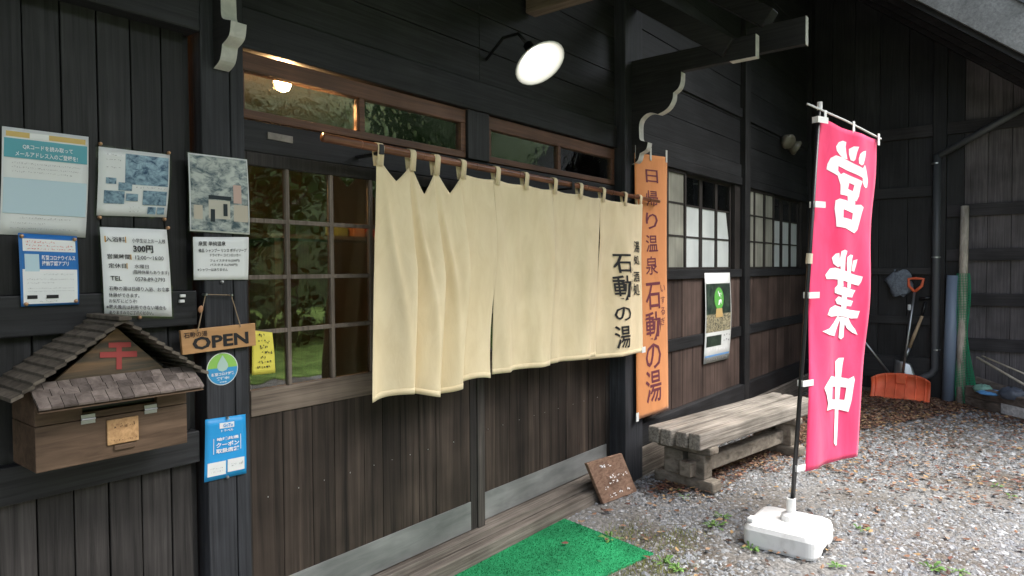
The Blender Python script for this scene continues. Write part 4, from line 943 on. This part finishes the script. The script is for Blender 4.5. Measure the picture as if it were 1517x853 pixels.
for nm, col, dx, r_, h in (('blue_tray', (.10, .28, .55), 0, .17, .03), ('green_bag', (.16, .30, .24), -.12, .11, .07), ('dark_bag', (.06, .07, .09), .24, .14, .10)):
    q = tp + dn*dx; m_ = noisy(nm.replace('_', ' '), col, tuple(min(1, c*1.6) for c in col), (20, 20, 20), .5, .4)
    V = [(q.x+r_*math.cos(2*math.pi*k/16)*s_*(1+.1*math.sin(k*2.3)), q.y+r_*.8*math.sin(2*math.pi*k/16)*s_, .182+h*z_*(1+.15*math.sin(k*1.7))) for s_, z_ in ((.8, 0), (1, .5), (.7, .9), (.15, 1.05)) for k in range(16)]
    MB().add(V, [(i*16+k, i*16+(k+1) % 16, (i+1)*16+(k+1) % 16, (i+1)*16+k) for i in range(3) for k in range(16)]).build(nm, m_, None, {'blue_tray': 'flat blue tray lying in the timber edged bed', 'green_bag': 'crumpled green bag lying on the timber edged bed', 'dark_bag': 'crumpled dark bag behind the blue tray'}[nm], nm.split('_')[1], smooth=True)
can = noisy('split bamboo', (.36, .31, .23), (.55, .50, .40), (10, 10, 10), .6, .2)
for (a, b_), lab in ((((1447, 529), (1530, 577)), 'pale bamboo cane leaning low against the wing rails'), (((1455, 527), (1535, 561)), 'thinner grey cane leaning low against the wing rails'), (((1445, 562), (1530, 590)), 'old plank leaning at the foot of the wing wall')):
    q0, q1 = onX(*a, 8.80), onX(*b_, 8.50)
    if 'plank' in lab: MB().bar(q0, q1, .02, .07).build('plank', MATS['dull timber'], None, lab, 'plank', bevel=.003)
    else: MB().tube([q0, q1], .013 if 'pale' in lab else .009, 8).build('cane', can, None, lab, 'cane', smooth=True)

# ================================================================== STONES, LEAVES, WEEDS
def stones(n, region, rmin, rmax, seed, name, label, colors):
    rr = random.Random(seed); mb = MB()
    base = [(1, 0, 0), (-1, 0, 0), (0, 1, 0), (0, -1, 0), (0, 0, 1), (.7, .7, .35), (-.7, .7, .3), (-.7, -.7, .35), (.7, -.7, .3)]
    tri = [(4, 0, 5), (4, 5, 2), (4, 2, 6), (4, 6, 1), (4, 1, 7), (4, 7, 3), (4, 3, 8), (4, 8, 0), (0, 8, 3), (3, 7, 1), (1, 6, 2), (2, 5, 0)]
    for i in range(n):
        x_, y_ = region(rr)
        r_ = rr.uniform(rmin, rmax)*(1 if rr.random() > .10 else rr.uniform(1.4, 2.0)); a = rr.uniform(0, 6.28); sx, sy, sz = rr.uniform(.7, 1.3), rr.uniform(.6, 1.1), rr.uniform(.45, .85)
        ca, sa = math.cos(a), math.sin(a)
        V = []
        for bx, by, bz in base:
            k = rr.uniform(.75, 1.2); px_, py_, pz_ = bx*sx*k*r_, by*sy*k*r_, bz*sz*k*r_
            V.append((x_+ca*px_-sa*py_, y_+sa*px_+ca*py_, max(-.002, pz_)))
        mb.add(V, tri)
    m = mat(name+' material', (.3, .3, .3), .85, .25); N, L, b_ = nodes(m)
    ge = N.new('ShaderNodeNewGeometry'); cr = N.new('ShaderNodeValToRGB'); cr.color_ramp.interpolation = 'CONSTANT'
    els = cr.color_ramp.elements
    while len(els) < len(colors): els.new(.5)
    for k, c_ in enumerate(colors): els[k].position = k/len(colors); els[k].color = (*c_, 1)
    L.new(ge.outputs['Random Per Island'], cr.inputs[0]); L.new(cr.outputs[0], b_.inputs['Base Color'])
    return mb.build(name, m, None, label, None, None, 'stuff', origin=(0, 0, 0))
GC = [(.17, .175, .18), (.215, .222, .225), (.135, .141, .145), (.26, .265, .27), (.19, .187, .18), (.32, .327, .33), (.16, .15, .138), (.20, .21, .225)]
def in_mat(x_, y_):
    d = Vector((x_, y_, 0))-mb_; return -.01 < d.dot(ml) < 1.56 and -.01 < d.dot(md.normalized()) < md.length+.01
def reg1(rr):
    while True:
        x_ = 2.3+4.2*rr.random()**1.15; y_ = rr.uniform(-2.6, -.09)
        if in_mat(x_, y_): continue
        d_ = mnoise.noise(Vector((x_*1.3, y_*1.3, 3)))
        if d_ < -.12 and rr.random() < min(.8, (-.12-d_)*4): continue      # thin, earthy patches
        return x_, y_
stones(26000, reg1, .006, .0135, 3, 'gravel', 'loose grey gravel between the mat and the bench', GC)
stones(9000, lambda rr: (rr.uniform(6.0, 9.6), rr.uniform(-3.4, -.1)), .010, .019, 5, 'far_gravel', 'loose gravel towards the wing wall', GC)
def leaves(n, region, seed, name, label):
    rr = random.Random(seed); mb = MB()
    for i in range(n):
        x_, y_ = region(rr)
        if in_mat(x_, y_) and rr.random() < .85: continue
        s = rr.uniform(.010, .026); a = rr.uniform(0, 6.28); ca, sa = math.cos(a), math.sin(a); t = rr.uniform(-.5, .5); z0_ = rr.uniform(.010, .026)
        pr = [(-1, 0, 0), (-.3, -.45, .18), (.5, -.38, .1), (1.1, 0, .25), (.5, .38, .22), (-.3, .45, .1)]
        V = [(x_+s*(ca*px_-sa*py_), y_+s*(sa*px_+ca*py_), z0_+s*(pz_*rr.uniform(.3, 1.8)+t*py_*.7)) for px_, py_, pz_ in pr]
        mb.add(V, [(0, 1, 2, 3), (0, 3, 4, 5)])
    m = mat(name+' material', (.2, .1, .05), .8, .2); N, L, b_ = nodes(m)
    ge = N.new('ShaderNodeNewGeometry'); cr = N.new('ShaderNodeValToRGB'); cr.color_ramp.interpolation = 'CONSTANT'
    cl = [(.16, .085, .055), (.10, .055, .04), (.22, .12, .075), (.26, .17, .11), (.13, .06, .045), (.30, .20, .10), (.07, .045, .035)]
    els = cr.color_ramp.elements
    while len(els) < len(cl): els.new(.5)
    for k, c_ in enumerate(cl): els[k].position = k/len(cl); els[k].color = (*c_, 1)
    L.new(ge.outputs['Random Per Island'], cr.inputs[0]); L.new(cr.outputs[0], b_.inputs['Base Color'])
    return mb.build(name, m, None, label, None, None, 'stuff', origin=(0, 0, 0))
def lreg(rr):
    k = rr.random()
    if k < .52: x_ = 8.85-2.6*rr.random()**1.7; return x_, -.12-(.55+.85*(x_-6.2)/2.6)*rr.random()**.8*1.25      # drift by the wing
    if k < .66: s_ = rr.uniform(-.1, 2.6); return 4.2+s_+rr.gauss(0, .05), -.52-.16*s_-abs(rr.gauss(0, .14))+.25   # beside the bench
    if k < .76: return 8.8-abs(rr.gauss(0, .7)), rr.uniform(-3.0, -.2)
    if k < .965: return 8.8-3.8*rr.random()**1.25, -.3-2.5*rr.random()**1.2
    return rr.uniform(2.4, 6.0), rr.uniform(-2.4, -.2)
leaves(17000, lreg, 11, 'fallen_leaves', 'brown fallen leaves drifted by the bench and the wing wall')
wm = noisy('weed leaf', (.06, .15, .03), (.16, .28, .07), (30, 30, 30), .6, 0, vary=.2, spec=.3)
WPX = [((1012, 738), 0), ((1000, 728), 0), ((1070, 768), 1), ((1058, 782), 1), ((1112, 818), 2), ((985, 838), 3), ((1003, 846), 3), ((1478, 722), 4), ((1497, 738), 4), ((1275, 788), 5), ((1420, 850), 6), ((905, 800), 7), ((1240, 842), 8), ((1380, 846), 6)]
WL = ['small green weed clump growing at the foot of the bench', 'small weed clump in the gravel between the bench and the flag base', 'weed clump squeezed against the white flag base on its wall side', 'low weed clump beside the corner of the green mat', 'small weed clump alone in the open gravel of the yard', 'weed clump in the gravel just past the white flag base', 'low weed clump in the gravel out from the flag base', 'tiny weed clump at the edge of the green mat', 'small weed clump on the yard side of the flag base']
for i, ((x_, y_), li) in enumerate(WPX):
    q = onZ(x_, y_); rr = random.Random(i+90); mb = MB(); k0 = rr.uniform(.6, 1.0)
    for k in range(rr.randint(9, 20)):
        a = rr.uniform(0, 6.28); d = rr.uniform(.01, .07)*k0; s = rr.uniform(.010, .024)*k0; b0_ = q+Vector((math.cos(a)*d*.3, math.sin(a)*d*.3, .012))
        c = q+Vector((math.cos(a)*d, math.sin(a)*d, rr.uniform(.014, .04)*k0)); sd_ = Vector((-math.sin(a), math.cos(a), 0))*s*.5; ou = Vector((math.cos(a), math.sin(a), rr.uniform(-.4, .2)))*s
        mb.add([b0_, c-ou*.2, c+sd_+ou*.4, c+ou*1.2, c-sd_+ou*.4], [(0, 1, 2), (1, 2, 3, 4), (0, 1, 4)])
    mb.build('weed', wm, None, WL[li], 'weed', 'weeds in the gravel', origin=q)
gm = noisy('moss blades', (.10, .12, .03), (.24, .24, .08), (30, 30, 30), .8, 0)
mb = MB(); rr = random.Random(4); mc = [onZ(x_, y_) for x_, y_ in ((940, 835), (985, 846), (910, 850), (925, 793), (1000, 800))]
for i in range(2600):
    c = rr.choice(mc); x_, y_ = c.x+rr.gauss(0, .11), c.y+rr.gauss(0, .07); a = rr.uniform(0, 6.28); h = rr.uniform(.012, .030)
    if in_mat(x_, y_): continue
    mb.add([(x_+math.cos(a)*.002, y_+math.sin(a)*.002, .002), (x_-math.cos(a)*.002, y_-math.sin(a)*.002, .002), (x_+rr.uniform(-.01, .01), y_+rr.uniform(-.01, .01), h)], [(0, 1, 2)])
mb.build('moss_grass', gm, None, 'yellowish moss and short grass beside the green mat', None, None, 'stuff', origin=(0, 0, 0))

# ================================================================== TREES ACROSS THE LAWN (seen mirrored in the panes)
bark = noisy('bark', (.05, .04, .03), (.12, .10, .08), (10, 10, 3), .9, .8)
leafm = noisy('tree leaves', (.035, .08, .018), (.10, .18, .045), (2, 2, 2), .7, 0, vary=.3, spec=.3)
def tree_mesh(seed, h, rad_):
    rr = random.Random(seed); tr = MB().tube([(0, 0, 0), (.1, .05, h*.3), (0, .1, h*.6), (.05, 0, h*.92)], [.17, .13, .08, .02], 9)
    cl = []
    for k in range(11):
        a = rr.uniform(0, 6.28); z_ = h*rr.uniform(.28, .8); l = rad_*rr.uniform(.5, 1)*(1.15-z_/h*.7)
        e = Vector((math.cos(a)*l, math.sin(a)*l, z_+l*.35)); tr.tube([(0, .05, z_*.9), e*.5+Vector((0, 0, z_*.46)), e], [.05, .035, .012], 6); cl.append(e)
    cr = MB()
    for i in range(2600):
        c = rr.choice(cl); q = c+Vector((rr.gauss(0, .55), rr.gauss(0, .55), rr.gauss(0, .45))); s = rr.uniform(.07, .16); n_ = Vector((rr.gauss(0, 1), rr.gauss(0, 1), rr.gauss(.6, 1))).normalized()
        x_ = n_.orthogonal().normalized()*s; y_ = n_.cross(x_)*.6
        cr.add([q-x_, q-y_, q+x_, q+y_], [(0, 1, 2, 3)])
    return tr, cr
protos = [tree_mesh(s, h, r_) for s, h, r_ in ((1, 6.5, 2.4), (2, 8.5, 2.8), (3, 5.2, 2.2))]
pm = []
for i, (x_, y_) in enumerate([(2, -13), (5.5, -11.5), (8.5, -12.5), (11.5, -11), (14.5, -13), (18, -12), (22, -13.5), (27, -12.5), (-2, -14), (32, -14), (12, -16), (20, -17), (6, -17)]):
    k = i % 3
    t = thing('broadleaf_tree', 'leafy green tree across the lawn, mirrored in the window panes', 'tree', (x_, y_, 0), 'trees across the lawn')
    if i < 3:
        a = protos[k][0]; a.v = [(v[0]+x_, v[1]+y_, v[2]) for v in a.v]; to = a.build('trunk', bark, t)
        a = protos[k][1]; a.v = [(v[0]+x_, v[1]+y_, v[2]) for v in a.v]; co_ = a.build('crown', leafm, t); pm.append((to.data, co_.data))
    else:
        for nm, me in zip(('trunk', 'crown'), pm[k]):
            o = bpy.data.objects.new(nm, me); reg(o, t)
        t.rotation_euler.z = i*1.3; s = .85+.3*((i*37) % 10)/10; t.scale = (s, s, s)
hm = noisy('hedge leaves', (.02, .05, .012), (.07, .13, .03), (3, 3, 3), .7, 0)
mb = MB(); rr = random.Random(8)
for i in range(9000):
    x_ = rr.uniform(-6, 36); y_ = -10.2+rr.gauss(0, .45); q = Vector((x_, y_, abs(rr.gauss(0, .75)))); s = rr.uniform(.06, .14)
    n_ = Vector((rr.gauss(0, 1), rr.gauss(0, 1), rr.gauss(.4, 1))).normalized(); a = n_.orthogonal().normalized()*s; b_ = n_.cross(a)*.6
    mb.add([q-a, q-b_, q+a, q+b_], [(0, 1, 2, 3)])
mb.build('undergrowth', hm, None, 'tangled green undergrowth along the far side of the lawn', None, None, 'stuff', origin=(0, 0, 0))
